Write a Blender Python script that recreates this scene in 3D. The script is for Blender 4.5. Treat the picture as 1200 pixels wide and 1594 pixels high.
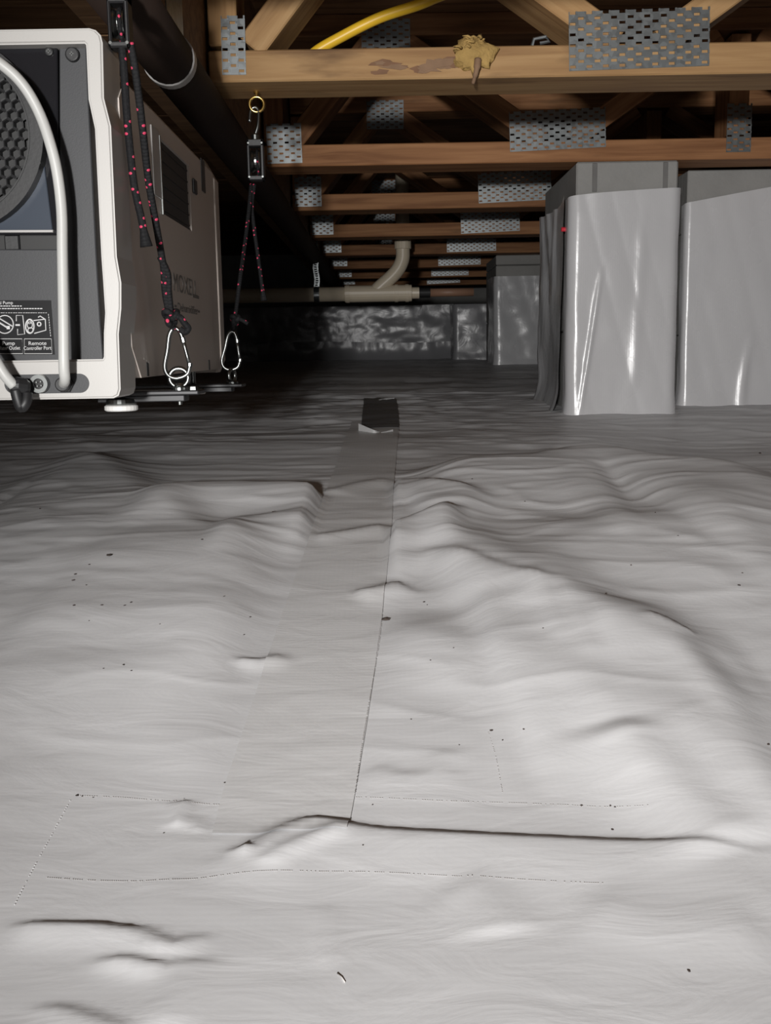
import bpy, bmesh, math, random
import numpy as np
from mathutils import Vector, Matrix

for o in list(bpy.data.objects):
    bpy.data.objects.remove(o, do_unlink=True)
SC = bpy.context.scene
COL = SC.collection
random.seed(4)

# ------------------------------------------------------------------ camera
CZ = 0.27                                   # camera height over the nearest floor
FPX = 1600.0                                # focal length, pixels of the 1200 x 1594 frame
PITCH = math.atan(252 / FPX)
ROLL = math.radians(0.97)
F = Vector((0, math.cos(PITCH), -math.sin(PITCH)))
U0 = Vector((0, math.sin(PITCH), math.cos(PITCH)))
R0 = Vector((1, 0, 0))
R = math.cos(ROLL) * R0 - math.sin(ROLL) * U0
U = math.sin(ROLL) * R0 + math.cos(ROLL) * U0
CAM = Vector((0, 0, CZ))
cd = bpy.data.cameras.new('camera')
cam = bpy.data.objects.new('camera', cd)
COL.objects.link(cam)
m = Matrix((R, U, -F)).transposed().to_4x4()
m.translation = CAM
cam.matrix_world = m
cd.sensor_fit = 'VERTICAL'
cd.sensor_height = 36.0
cd.lens = 36.0 * FPX / 1594.0
cd.clip_start = 0.01
SC.camera = cam

# ------------------------------------------------------------------ world, light, exposure
W = bpy.data.worlds.new('world')
SC.world = W
W.use_nodes = True
W.node_tree.nodes['Background'].inputs[0].default_value = (0.9, 0.95, 1.0, 1)
W.node_tree.nodes['Background'].inputs[1].default_value = 0.004

def spot_light(name, loc, target, angle, radius, energy, color):
    l = bpy.data.lights.new(name, 'SPOT')
    l.spot_size = math.radians(angle)
    l.spot_blend = 1.0
    l.shadow_soft_size = radius
    l.energy = energy
    l.color = color
    o = bpy.data.objects.new(name, l)
    o.location = loc
    o.rotation_euler = (Vector(target) - Vector(loc)).to_track_quat('-Z', 'Y').to_euler()
    COL.objects.link(o)
    return o
# the flashlight left of and behind the lens; its beam points ahead and to the right
spot_light('flashlight', (-0.19, -0.66, CZ + 0.07), (0.42, 2.0, CZ + 0.03), 58, 0.035, 150.0, (1.0, 0.985, 0.965))
# added soft fill behind the camera, easing the shadows on the floor
fl = bpy.data.lights.new('soft_fill', 'AREA')
fl.shape = 'RECTANGLE'; fl.size = 0.5; fl.size_y = 0.35; fl.energy = 5.0; fl.color = (1.0, 0.99, 0.98)
fo = bpy.data.objects.new('soft_fill', fl)
fo.location = (-0.25, -1.15, CZ + 0.08)
fo.rotation_euler = (Vector((0.2, 1.5, CZ)) - Vector(fo.location)).to_track_quat('-Z', 'Y').to_euler()
COL.objects.link(fo)

SC.view_settings.view_transform = 'Standard'
SC.view_settings.look = 'None'
SC.view_settings.gamma = 1.0
SC.view_settings.use_curve_mapping = False
SC.view_settings.exposure = 0.0

# ------------------------------------------------------------------ helpers
def at(px, py, Y):
    """point in the place seen at a pixel, Y metres ahead of the camera"""
    d = F + R * ((px - 600) / FPX) - U * ((py - 797) / FPX)
    return CAM + d * (Y / d.y)

def V(*a):
    return Vector(a)

ORI = {}
def origin(o):
    return ORI.get(o.name, Vector((0, 0, 0)))

def tag(o, label=None, cat=None, group=None, kind=None):
    if label: o['label'] = label
    if cat: o['category'] = cat
    if group: o['group'] = group
    if kind: o['kind'] = kind
    return o

def thing(name, loc, label, cat, group=None):
    o = bpy.data.objects.new(name, None)
    o.empty_display_size = 0.05
    COL.objects.link(o)
    o.location = loc
    ORI[o.name] = Vector(loc)
    tag(o, label, cat, group)
    return o

def obj(name, bm, mat, parent=None, smooth=False, label=None, kind=None):
    """a bmesh in world coordinates becomes one mesh object"""
    me = bpy.data.meshes.new(name)
    if parent is not None:
        og = origin(parent)
    else:
        og = Vector((0, 0, 0))
    bmesh.ops.translate(bm, verts=bm.verts, vec=-og)
    bm.to_mesh(me)
    bm.free()
    for p in me.polygons:
        p.use_smooth = smooth
    if smooth == 'auto':
        for p in me.polygons: p.use_smooth = True
    me.materials.append(mat)
    o = bpy.data.objects.new(name, me)
    COL.objects.link(o)
    if parent is not None:
        o.parent = parent
        ORI[o.name] = og
    if label: o['label'] = label
    if kind: o['kind'] = kind
    return o

def NB():
    return bmesh.new()

def box(bm, lo, hi, bevel=0.0, seg=2):
    x0, y0, z0 = lo; x1, y1, z1 = hi
    vs = [bm.verts.new(p) for p in ((x0,y0,z0),(x1,y0,z0),(x1,y1,z0),(x0,y1,z0),(x0,y0,z1),(x1,y0,z1),(x1,y1,z1),(x0,y1,z1))]
    fs = [bm.faces.new([vs[i] for i in f]) for f in ((0,3,2,1),(4,5,6,7),(0,1,5,4),(1,2,6,5),(2,3,7,6),(3,0,4,7))]
    if bevel > 0:
        es = list({e for f in fs for e in f.edges})
        bmesh.ops.bevel(bm, geom=es, offset=bevel, segments=seg, affect='EDGES', profile=0.5)
    return bm

def prism(bm, pts, axis, a, b, bevel=0.0, seg=2):
    """polygon (list of 2-D points) extruded between a and b along an axis ('x','y','z')"""
    def P(p, t):
        if axis == 'y': return (p[0], t, p[1])
        if axis == 'x': return (t, p[0], p[1])
        return (p[0], p[1], t)
    A = [bm.verts.new(P(p, a)) for p in pts]
    B = [bm.verts.new(P(p, b)) for p in pts]
    n = len(pts)
    fs = [bm.faces.new(A), bm.faces.new(B[::-1])]
    for i in range(n):
        j = (i + 1) % n
        fs.append(bm.faces.new((A[j], A[i], B[i], B[j])))
    bmesh.ops.recalc_face_normals(bm, faces=fs)
    if bevel > 0:
        es = list(set(fs[0].edges) | set(fs[1].edges))
        bmesh.ops.bevel(bm, geom=es, offset=bevel, segments=seg, affect='EDGES', profile=0.5)
    return bm

def frame_prism(bm, outer, inner, a, b, c):
    """a frame (XZ outlines with equal counts): front at y=a, outer side back to b, inner side back to c"""
    n = len(outer)
    OF = [bm.verts.new((p[0], a, p[1])) for p in outer]
    OB = [bm.verts.new((p[0], b, p[1])) for p in outer]
    IF = [bm.verts.new((p[0], a, p[1])) for p in inner]
    IB = [bm.verts.new((p[0], c, p[1])) for p in inner]
    fs = []
    for i in range(n):
        j = (i + 1) % n
        fs += [bm.faces.new((OF[i], OF[j], IF[j], IF[i])), bm.faces.new((OB[i], OB[j], OF[j], OF[i])),
               bm.faces.new((IF[i], IF[j], IB[j], IB[i])), bm.faces.new((OB[j], OB[i], IB[i], IB[j]))]
    bmesh.ops.recalc_face_normals(bm, faces=fs)
    return bm

def smooth_path(pts, n=8, closed=False):
    P = [Vector(p) for p in pts]
    out = []
    k = len(P)
    rng = range(k) if closed else range(k - 1)
    for i in rng:
        if closed:
            p0, p1, p2, p3 = P[(i-1) % k], P[i], P[(i+1) % k], P[(i+2) % k]
        else:
            p1, p2 = P[i], P[i+1]
            p0 = P[i-1] if i > 0 else p1 * 2 - p2
            p3 = P[i+2] if i + 2 < k else p2 * 2 - p1
        for s in range(n):
            t = s / n
            out.append(0.5 * ((2*p1) + (p2-p0)*t + (2*p0-5*p1+4*p2-p3)*t*t + (3*p1-p0-3*p2+p3)*t**3))
    if not closed:
        out.append(P[-1])
    return out

def tube(bm, path, rad, seg=10, closed=False, cap=True, uv=True):
    P = [Vector(p) for p in path]
    n = len(P)
    rr = rad if isinstance(rad, (list, tuple)) else [rad] * n
    uvl = bm.loops.layers.uv.verify() if uv else None
    tang = []
    for i in range(n):
        if closed:
            t = P[(i+1) % n] - P[i-1]
        else:
            t = P[min(i+1, n-1)] - P[max(i-1, 0)]
        tang.append(t.normalized())
    ref = Vector((0.13, 0.21, 0.97))
    if abs(tang[0].dot(ref)) > 0.9: ref = Vector((1, 0.1, 0))
    nrm = (ref - tang[0] * ref.dot(tang[0])).normalized()
    rings = []
    L = [0.0]
    for i in range(n):
        nrm = (nrm - tang[i] * nrm.dot(tang[i])).normalized()
        b = tang[i].cross(nrm)
        rings.append([bm.verts.new(P[i] + (nrm * math.cos(2*math.pi*k/seg) + b * math.sin(2*math.pi*k/seg)) * rr[i]) for k in range(seg)])
        if i: L.append(L[-1] + (P[i] - P[i-1]).length)
    last = n if closed else n - 1
    for i in range(last):
        a, b = rings[i], rings[(i+1) % n]
        l0 = L[i]; l1 = L[i+1] if i + 1 < n else L[-1] + (P[0]-P[-1]).length
        # closed loops may twist: find the best offset
        off = 0
        if closed and i == n - 1:
            off = min(range(seg), key=lambda q: (a[0].co - b[q].co).length)
        for k in range(seg):
            f = bm.faces.new((a[k], a[(k+1) % seg], b[(k+1+off) % seg], b[(k+off) % seg]))
            f.smooth = True
            if uvl:
                us = (k/seg, (k+1)/seg, (k+1)/seg, k/seg)
                vs = (l0, l0, l1, l1)
                for q, lp in enumerate(f.loops):
                    lp[uvl].uv = (us[q], vs[q])
    if cap and not closed:
        bm.faces.new(rings[0][::-1])
        bm.faces.new(rings[-1])
    return bm

def disc_prism(bm, c, r, axis, a, b, seg=24, bevel=0.0):
    """cylinder about centre c (2-D) along an axis from a to b"""
    pts = [(c[0] + r*math.cos(2*math.pi*k/seg), c[1] + r*math.sin(2*math.pi*k/seg)) for k in range(seg)]
    return prism(bm, pts, axis, a, b, bevel)

def ring_prism(bm, c, r0, r1, y0, y1, seg=48):
    """annulus in XZ between radii r0<r1 from y0 to y1"""
    A = []
    for r, y in ((r0, y0), (r1, y0), (r1, y1), (r0, y1)):
        A.append([bm.verts.new((c[0] + r*math.cos(2*math.pi*k/seg), y, c[1] + r*math.sin(2*math.pi*k/seg))) for k in range(seg)])
    fs = []
    for q in range(4):
        a, b = A[q], A[(q+1) % 4]
        for k in range(seg):
            fs.append(bm.faces.new((a[k], a[(k+1) % seg], b[(k+1) % seg], b[k])))
    bmesh.ops.recalc_face_normals(bm, faces=fs)
    return bm

def lathe(bm, c, prof, seg=20):
    """profile [(r,z)] about the vertical axis through c=(x,y)"""
    rings = [[bm.verts.new((c[0] + r*math.cos(2*math.pi*k/seg), c[1] + r*math.sin(2*math.pi*k/seg), z)) for k in range(seg)] for r, z in prof]
    fs = []
    for a, b in zip(rings, rings[1:]):
        for k in range(seg):
            fs.append(bm.faces.new((a[k], a[(k+1) % seg], b[(k+1) % seg], b[k])))
    fs.append(bm.faces.new(rings[0][::-1])); fs.append(bm.faces.new(rings[-1]))
    bmesh.ops.recalc_face_normals(bm, faces=fs)
    return bm

# numpy value noise
def _h(ix, iy, s):
    n = (ix.astype(np.int64) * 374761393 + iy.astype(np.int64) * 668265263 + s * 69069) & 0xffffffff
    n = ((n ^ (n >> 13)) * 1274126177) & 0xffffffff
    n = n ^ (n >> 16)
    return (n & 0xffff) / 32767.5 - 1.0
def vnoise(x, y, s=0):
    x = np.asarray(x, float); y = np.asarray(y, float)
    ix, iy = np.floor(x), np.floor(y)
    fx, fy = x - ix, y - iy
    u = fx**3*(fx*(fx*6-15)+10); v = fy**3*(fy*(fy*6-15)+10)
    a, b = _h(ix, iy, s), _h(ix+1, iy, s)
    c, d = _h(ix, iy+1, s), _h(ix+1, iy+1, s)
    return (a*(1-u)+b*u)*(1-v) + (c*(1-u)+d*u)*v
def fbm(x, y, s=0, o=3, g=0.5):
    r = 0; a = 1.0
    for k in range(o):
        r = r + a*vnoise(x*2**k, y*2**k, s+17*k); a *= g
    return r

# ------------------------------------------------------------------ materials
def new_mat(name):
    mt = bpy.data.materials.new(name)
    mt.use_nodes = True
    nt = mt.node_tree
    return mt, nt, nt.nodes['Principled BSDF']

def mat(name, col, rough=0.5, metal=0.0, noise=0.0, nscale=20.0, bump=0.0, bscale=60.0, stretch=(1,1,1), spec=0.5, coat=0.0, rvar=0.0):
    mt, nt, b = new_mat(name)
    b.inputs['Base Color'].default_value = (*col, 1)
    b.inputs['Roughness'].default_value = rough
    b.inputs['Metallic'].default_value = metal
    b.inputs['Specular IOR Level'].default_value = spec
    b.inputs['Coat Weight'].default_value = coat
    tc = nt.nodes.new('ShaderNodeTexCoord')
    mp = nt.nodes.new('ShaderNodeMapping')
    mp.inputs['Scale'].default_value = stretch
    nt.links.new(tc.outputs['Object'], mp.inputs[0])
    nz = nt.nodes.new('ShaderNodeTexNoise')
    nz.inputs['Scale'].default_value = nscale
    nz.inputs['Detail'].default_value = 5
    nt.links.new(mp.outputs[0], nz.inputs['Vector'])
    if noise > 0:
        mx = nt.nodes.new('ShaderNodeMix'); mx.data_type = 'RGBA'
        mx.inputs[6].default_value = (*[c*(1-noise) for c in col], 1)
        mx.inputs[7].default_value = (*[min(1, c*(1+noise)) for c in col], 1)
        nt.links.new(nz.outputs['Fac'], mx.inputs[0])
        nt.links.new(mx.outputs[2], b.inputs['Base Color'])
    if rvar > 0:
        mr = nt.nodes.new('ShaderNodeMapRange')
        mr.inputs[3].default_value = max(0.03, rough-rvar); mr.inputs[4].default_value = min(1, rough+rvar)
        nt.links.new(nz.outputs['Fac'], mr.inputs[0]); nt.links.new(mr.outputs[0], b.inputs['Roughness'])
    if bump > 0:
        n2 = nt.nodes.new('ShaderNodeTexNoise')
        n2.inputs['Scale'].default_value = bscale; n2.inputs['Detail'].default_value = 4
        nt.links.new(mp.outputs[0], n2.inputs['Vector'])
        bp = nt.nodes.new('ShaderNodeBump')
        bp.inputs['Strength'].default_value = bump; bp.inputs['Distance'].default_value = 0.002
        nt.links.new(n2.outputs['Fac'], bp.inputs['Height']); nt.links.new(bp.outputs[0], b.inputs['Normal'])
    return mt

def wood_mat(name, c0, c1, c2):
    mt, nt, b = new_mat(name)
    L = nt.links.new
    tc = nt.nodes.new('ShaderNodeTexCoord')
    oi = nt.nodes.new('ShaderNodeObjectInfo')
    off = nt.nodes.new('ShaderNodeVectorMath'); off.operation = 'MULTIPLY_ADD'
    off.inputs[1].default_value = (7.3, 3.1, 5.7)
    L(oi.outputs['Random'], off.inputs[0]); L(tc.outputs['Object'], off.inputs[2])
    mp = nt.nodes.new('ShaderNodeMapping'); mp.inputs['Scale'].default_value = (2.2, 26, 38)
    L(off.outputs[0], mp.inputs[0])
    nz = nt.nodes.new('ShaderNodeTexNoise'); nz.inputs['Scale'].default_value = 2.2; nz.inputs['Detail'].default_value = 7; nz.inputs['Distortion'].default_value = 0.7
    L(mp.outputs[0], nz.inputs['Vector'])
    rp = nt.nodes.new('ShaderNodeValToRGB')
    e = rp.color_ramp.elements
    e[0].position = 0.3; e[0].color = (*c0, 1); e[1].position = 0.72; e[1].color = (*c2, 1)
    k = e.new(0.5); k.color = (*c1, 1)
    L(nz.outputs['Fac'], rp.inputs[0])
    # stains with a shape of their own
    mp2 = nt.nodes.new('ShaderNodeMapping'); mp2.inputs['Scale'].default_value = (5, 14, 22)
    L(off.outputs[0], mp2.inputs[0])
    n2 = nt.nodes.new('ShaderNodeTexNoise'); n2.inputs['Scale'].default_value = 1.4; n2.inputs['Detail'].default_value = 6
    L(mp2.outputs[0], n2.inputs['Vector'])
    r2 = nt.nodes.new('ShaderNodeMapRange'); r2.inputs[1].default_value = 0.58; r2.inputs[2].default_value = 0.74; r2.inputs[3].default_value = 0; r2.inputs[4].default_value = 0.75
    L(n2.outputs['Fac'], r2.inputs[0])
    mx = nt.nodes.new('ShaderNodeMix'); mx.data_type = 'RGBA'
    mx.inputs[7].default_value = (0.13, 0.07, 0.035, 1)
    L(r2.outputs[0], mx.inputs[0]); L(rp.outputs[0], mx.inputs[6])
    hs = nt.nodes.new('ShaderNodeHueSaturation')
    vr = nt.nodes.new('ShaderNodeMapRange'); vr.inputs[3].default_value = 0.8; vr.inputs[4].default_value = 1.15
    L(oi.outputs['Random'], vr.inputs[0]); L(vr.outputs[0], hs.inputs['Value']); L(mx.outputs[2], hs.inputs['Color'])
    L(hs.outputs[0], b.inputs['Base Color'])
    b.inputs['Roughness'].default_value = 0.7
    b.inputs['Specular IOR Level'].default_value = 0.25
    bp = nt.nodes.new('ShaderNodeBump'); bp.inputs['Strength'].default_value = 0.35; bp.inputs['Distance'].default_value = 0.0015
    L(nz.outputs['Fac'], bp.inputs['Height']); L(bp.outputs[0], b.inputs['Normal'])
    return mt

def liner_mat(name, col, rough, weave=0.25, crinkle=0.3, spec=0.4, rough_patch=0.1):
    mt, nt, b = new_mat(name)
    L = nt.links.new
    tc = nt.nodes.new('ShaderNodeTexCoord')
    nz = nt.nodes.new('ShaderNodeTexNoise'); nz.inputs['Scale'].default_value = 5; nz.inputs['Detail'].default_value = 6
    L(tc.outputs['Object'], nz.inputs['Vector'])
    mx = nt.nodes.new('ShaderNodeMix'); mx.data_type = 'RGBA'
    mx.inputs[6].default_value = (*[c*0.93 for c in col], 1)
    mx.inputs[7].default_value = (*[min(1, c*1.05) for c in col], 1)
    L(nz.outputs['Fac'], mx.inputs[0]); L(mx.outputs[2], b.inputs['Base Color'])
    rr = nt.nodes.new('ShaderNodeMapRange'); rr.inputs[3].default_value = rough - rough_patch; rr.inputs[4].default_value = rough + rough_patch
    L(nz.outputs['Fac'], rr.inputs[0]); L(rr.outputs[0], b.inputs['Roughness'])
    b.inputs['Specular IOR Level'].default_value = spec
    # scrim weave: two wave textures
    prev = None
    for ax in ('X', 'Y'):
        wv = nt.nodes.new('ShaderNodeTexWave'); wv.bands_direction = ax
        wv.inputs['Scale'].default_value = 75; wv.inputs['Distortion'].default_value = 0.6
        L(tc.outputs['Object'], wv.inputs['Vector'])
        bp = nt.nodes.new('ShaderNodeBump'); bp.inputs['Strength'].default_value = weave; bp.inputs['Distance'].default_value = 0.0004
        L(wv.outputs['Fac'], bp.inputs['Height'])
        if prev: L(prev.outputs[0], bp.inputs['Normal'])
        prev = bp
    mp = nt.nodes.new('ShaderNodeMapping'); mp.inputs['Scale'].default_value = (1.0, 2.2, 1.0)
    L(tc.outputs['Object'], mp.inputs[0])
    n3 = nt.nodes.new('ShaderNodeTexNoise'); n3.inputs['Scale'].default_value = 14; n3.inputs['Detail'].default_value = 5; n3.inputs['Distortion'].default_value = 1.0
    L(mp.outputs[0], n3.inputs['Vector'])
    bp = nt.nodes.new('ShaderNodeBump'); bp.inputs['Strength'].default_value = crinkle; bp.inputs['Distance'].default_value = 0.006
    L(n3.outputs['Fac'], bp.inputs['Height']); L(prev.outputs[0], bp.inputs['Normal'])
    L(bp.outputs[0], b.inputs['Normal'])
    return mt

def rope_mat(name):
    mt, nt, b = new_mat(name)
    L = nt.links.new
    tc = nt.nodes.new('ShaderNodeTexCoord')
    mp = nt.nodes.new('ShaderNodeMapping'); mp.inputs['Scale'].default_value = (4.0, 330.0, 1)
    L(tc.outputs['UV'], mp.inputs[0])
    vo = nt.nodes.new('ShaderNodeTexVoronoi'); vo.voronoi_dimensions = '2D'; vo.inputs['Scale'].default_value = 1.0; vo.inputs['Randomness'].default_value = 0.35
    L(mp.outputs[0], vo.inputs['Vector'])
    sp = nt.nodes.new('ShaderNodeSeparateColor'); L(vo.outputs['Color'], sp.inputs[0])
    g = nt.nodes.new('ShaderNodeMath'); g.operation = 'GREATER_THAN'; g.inputs[1].default_value = 0.87; L(sp.outputs[0], g.inputs[0])
    l = nt.nodes.new('ShaderNodeMath'); l.operation = 'LESS_THAN'; l.inputs[1].default_value = 0.35; L(vo.outputs['Distance'], l.inputs[0])
    a = nt.nodes.new('ShaderNodeMath'); a.operation = 'MULTIPLY'; L(g.outputs[0], a.inputs[0]); L(l.outputs[0], a.inputs[1])
    mx = nt.nodes.new('ShaderNodeMix'); mx.data_type = 'RGBA'
    mx.inputs[6].default_value = (0.010, 0.010, 0.011, 1); mx.inputs[7].default_value = (0.55, 0.05, 0.11, 1)
    L(a.outputs[0], mx.inputs[0]); L(mx.outputs[2], b.inputs['Base Color'])
    b.inputs['Roughness'].default_value = 0.75
    b.inputs['Specular IOR Level'].default_value = 0.2
    bp = nt.nodes.new('ShaderNodeBump'); bp.inputs['Strength'].default_value = 0.8; bp.inputs['Distance'].default_value = 0.0012; bp.invert = True
    L(vo.outputs['Distance'], bp.inputs['Height']); L(bp.outputs[0], b.inputs['Normal'])
    return mt

def galv_mat(name, col=(0.22, 0.235, 0.24), rough=0.34):
    mt, nt, b = new_mat(name)
    L = nt.links.new
    tc = nt.nodes.new('ShaderNodeTexCoord')
    vo = nt.nodes.new('ShaderNodeTexVoronoi'); vo.inputs['Scale'].default_value = 150
    L(tc.outputs['Object'], vo.inputs['Vector'])
    sp = nt.nodes.new('ShaderNodeSeparateColor'); L(vo.outputs['Color'], sp.inputs[0])
    mx = nt.nodes.new('ShaderNodeMix'); mx.data_type = 'RGBA'
    mx.inputs[6].default_value = (*[c*0.93 for c in col], 1); mx.inputs[7].default_value = (*[c*1.06 for c in col], 1)
    L(sp.outputs[0], mx.inputs[0]); L(mx.outputs[2], b.inputs['Base Color'])
    b.inputs['Metallic'].default_value = 0.75
    mr = nt.nodes.new('ShaderNodeMapRange'); mr.inputs[3].default_value = rough - 0.03; mr.inputs[4].default_value = rough + 0.08
    L(sp.outputs[1], mr.inputs[0]); L(mr.outputs[0], b.inputs['Roughness'])
    return mt

M = {
 'liner': liner_mat('white_liner', (0.63, 0.63, 0.64), 0.42, weave=0.02, crinkle=0.12, spec=0.35),
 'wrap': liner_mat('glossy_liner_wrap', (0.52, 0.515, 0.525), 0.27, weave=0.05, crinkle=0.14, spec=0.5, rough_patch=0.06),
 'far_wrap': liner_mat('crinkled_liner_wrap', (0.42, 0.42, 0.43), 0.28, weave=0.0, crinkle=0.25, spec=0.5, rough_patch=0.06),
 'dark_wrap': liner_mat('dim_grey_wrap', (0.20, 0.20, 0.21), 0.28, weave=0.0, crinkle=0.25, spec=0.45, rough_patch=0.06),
 'tape': liner_mat('grey_seam_tape', (0.615, 0.612, 0.615), 0.36, weave=0.04, crinkle=0.12, spec=0.4),
 'dark_patch': mat('dark_patch', (0.10, 0.10, 0.105), 0.42, bump=0.2, bscale=50),
 'flap': mat('white_tape_edge', (0.82, 0.82, 0.82), 0.4, bump=0.15, bscale=50),
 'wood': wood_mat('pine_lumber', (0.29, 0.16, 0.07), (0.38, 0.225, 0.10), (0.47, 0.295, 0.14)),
 'dim_red_wood': wood_mat('dimmed_reddish_lumber', (0.16, 0.068, 0.028), (0.245, 0.115, 0.05), (0.32, 0.16, 0.072)),  # reddish wood, with the light's falloff darkened into its colour
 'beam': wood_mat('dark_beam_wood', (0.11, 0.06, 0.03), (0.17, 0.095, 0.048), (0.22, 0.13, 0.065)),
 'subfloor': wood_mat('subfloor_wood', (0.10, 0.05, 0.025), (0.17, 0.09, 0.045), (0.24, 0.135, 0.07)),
 'galv': galv_mat('galvanised_steel'),
 'concrete': mat('concrete', (0.27, 0.265, 0.255), 0.9, noise=0.2, nscale=14, bump=0.5, bscale=110, spec=0.2),
 'joint': mat('dark_joint', (0.16, 0.155, 0.15), 0.9, noise=0.3, nscale=30, bump=0.4),
 'bezel': mat('warm_white_plastic', (0.41, 0.398, 0.38), 0.42, noise=0.03, nscale=8, bump=0.03, bscale=900),
 'side': mat('side_panel_paint', (0.50, 0.445, 0.40), 0.45, noise=0.03, nscale=8, bump=0.04, bscale=700),
 'grey': mat('charcoal_panel', (0.045, 0.046, 0.049), 0.5, spec=0.3, noise=0.06, nscale=5, bump=0.05, bscale=900),
 'dkgrey': mat('dark_panel', (0.014, 0.014, 0.015), 0.5, bump=0.03, bscale=500),
 'gloss': mat('gloss_black', (0.012, 0.012, 0.014), 0.12, noise=0.2, nscale=10),
 'black': mat('matt_black', (0.012, 0.012, 0.012), 0.6, noise=0.2, nscale=30),
 'blackpl': mat('black_plastic', (0.012, 0.012, 0.013), 0.5, noise=0.2, nscale=30, bump=0.05, bscale=300),
 'decal': mat('black_decal', (0.008, 0.008, 0.009), 0.5, noise=0.15, nscale=30, spec=0.15),
 'print': mat('grey_white_print', (0.55, 0.55, 0.55), 0.5, noise=0.05),
 'dkprint': mat('dark_print', (0.13, 0.12, 0.112), 0.5, noise=0.05),
 'cord': mat('white_cord', (0.45, 0.45, 0.435), 0.45, noise=0.06, nscale=18, bump=0.04, bscale=200),
 'chrome': mat('bright_zinc', (0.24, 0.25, 0.245), 0.3, metal=1.0, noise=0.06, nscale=60),
 'brass': mat('brass', (0.72, 0.50, 0.17), 0.25, metal=1.0, noise=0.1, nscale=60),
 'steel': mat('dark_steel', (0.03, 0.03, 0.032), 0.45, metal=0.2, noise=0.2, nscale=40),
 'rope': rope_mat('black_red_cord'),
 'yellow': mat('yellow_sheath', (0.85, 0.52, 0.03), 0.4, noise=0.06, nscale=20),
 'pvc': mat('cream_pvc', (0.60, 0.52, 0.40), 0.35, noise=0.14, nscale=9, stretch=(1,1,1)),
 'copper': mat('brown_pipe', (0.30, 0.17, 0.11), 0.5, noise=0.2, nscale=12),
 'duct': mat('dark_brown_pipe', (0.022, 0.014, 0.011), 0.7, spec=0.15, noise=0.25, nscale=16, bump=0.15, bscale=60),
 'greyring': mat('grey_coupling', (0.38, 0.37, 0.36), 0.45, noise=0.15, nscale=30),
 'foam': mat('yellow_fibre', (0.36, 0.235, 0.085), 0.9, noise=0.35, nscale=60, bump=0.8, bscale=300, spec=0.1),
 'paper': mat('tan_backing', (0.20, 0.12, 0.07), 0.85, noise=0.3, nscale=40, bump=0.4),
 'stain': mat('dark_bark', (0.17, 0.09, 0.05), 0.9, noise=0.3, nscale=60, bump=0.4),
 'dirt': mat('dark_dirt', (0.045, 0.033, 0.028), 0.9, noise=0.4, nscale=200),
 'thread': mat('grey_thread', (0.44, 0.42, 0.41), 0.8, noise=0.1),
 'white_thread': mat('white_thread', (0.72, 0.72, 0.72), 0.7, noise=0.05),
 'red': mat('red_plastic', (0.6, 0.03, 0.05), 0.3, noise=0.1),
 'blue_reflection': mat('painted_blue_reflection', (0.05, 0.06, 0.078), 0.2, noise=0.1, nscale=12),  # blue tint stands for a reflection on the gloss black
 'white_rubber': mat('white_foot', (0.72, 0.71, 0.69), 0.5, noise=0.05),
}

# ------------------------------------------------------------------ floor shape
_bd = np.array([-1.5, 0.2, 0.38, 0.55, 0.75, 1.0, 1.3, 1.6, 2.0, 3.0, 4.3, 6.0, 8.0])
_bz = np.array([-0.275, -0.275, -0.270, -0.258, -0.222, -0.184, -0.160, -0.144, -0.126, -0.085, -0.046, -0.026, -0.02])
_dy = np.arange(-1.5, 8.0, 0.01)
_dz = np.interp(_dy, _bd, _bz)
_k = np.hanning(25); _k /= _k.sum()
_dz = np.convolve(np.pad(_dz, 12, mode='edge'), _k, mode='valid')
def base_z(y):
    return np.interp(y, _dy, _dz) + CZ

def on_base(px, py, up=0.0):
    """where the line of sight meets the smooth ground"""
    lo = 0.15
    Y = 0.15
    while Y < 7.0:
        p = at(px, py, Y)
        if p.z <= base_z(Y) + up:
            a, b = lo, Y
            for _ in range(30):
                c = (a+b)/2
                if at(px, py, c).z <= base_z(c) + up: b = c
                else: a = c
            return at(px, py, b)
        lo = Y
        Y += 0.01
    return at(px, py, 6.5)

TL = [on_base(*p) for p in ((548, 655), (515, 745), (485, 830), (445, 940), (395, 1090), (352, 1220), (330, 1300))]
TR = [on_base(*p) for p in ((622, 655), (614, 745), (609, 830), (598, 930), (578, 1080), (552, 1240), (540, 1300))]
def edge_x(E, y):
    ys = np.array([p.y for p in E])[::-1]; xs = np.array([p.x for p in E])[::-1]
    return np.interp(y, ys, xs)

def smoothstep(a, b, x):
    t = np.clip((x-a)/(b-a), 0, 1)
    return t*t*(3-2*t)

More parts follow.
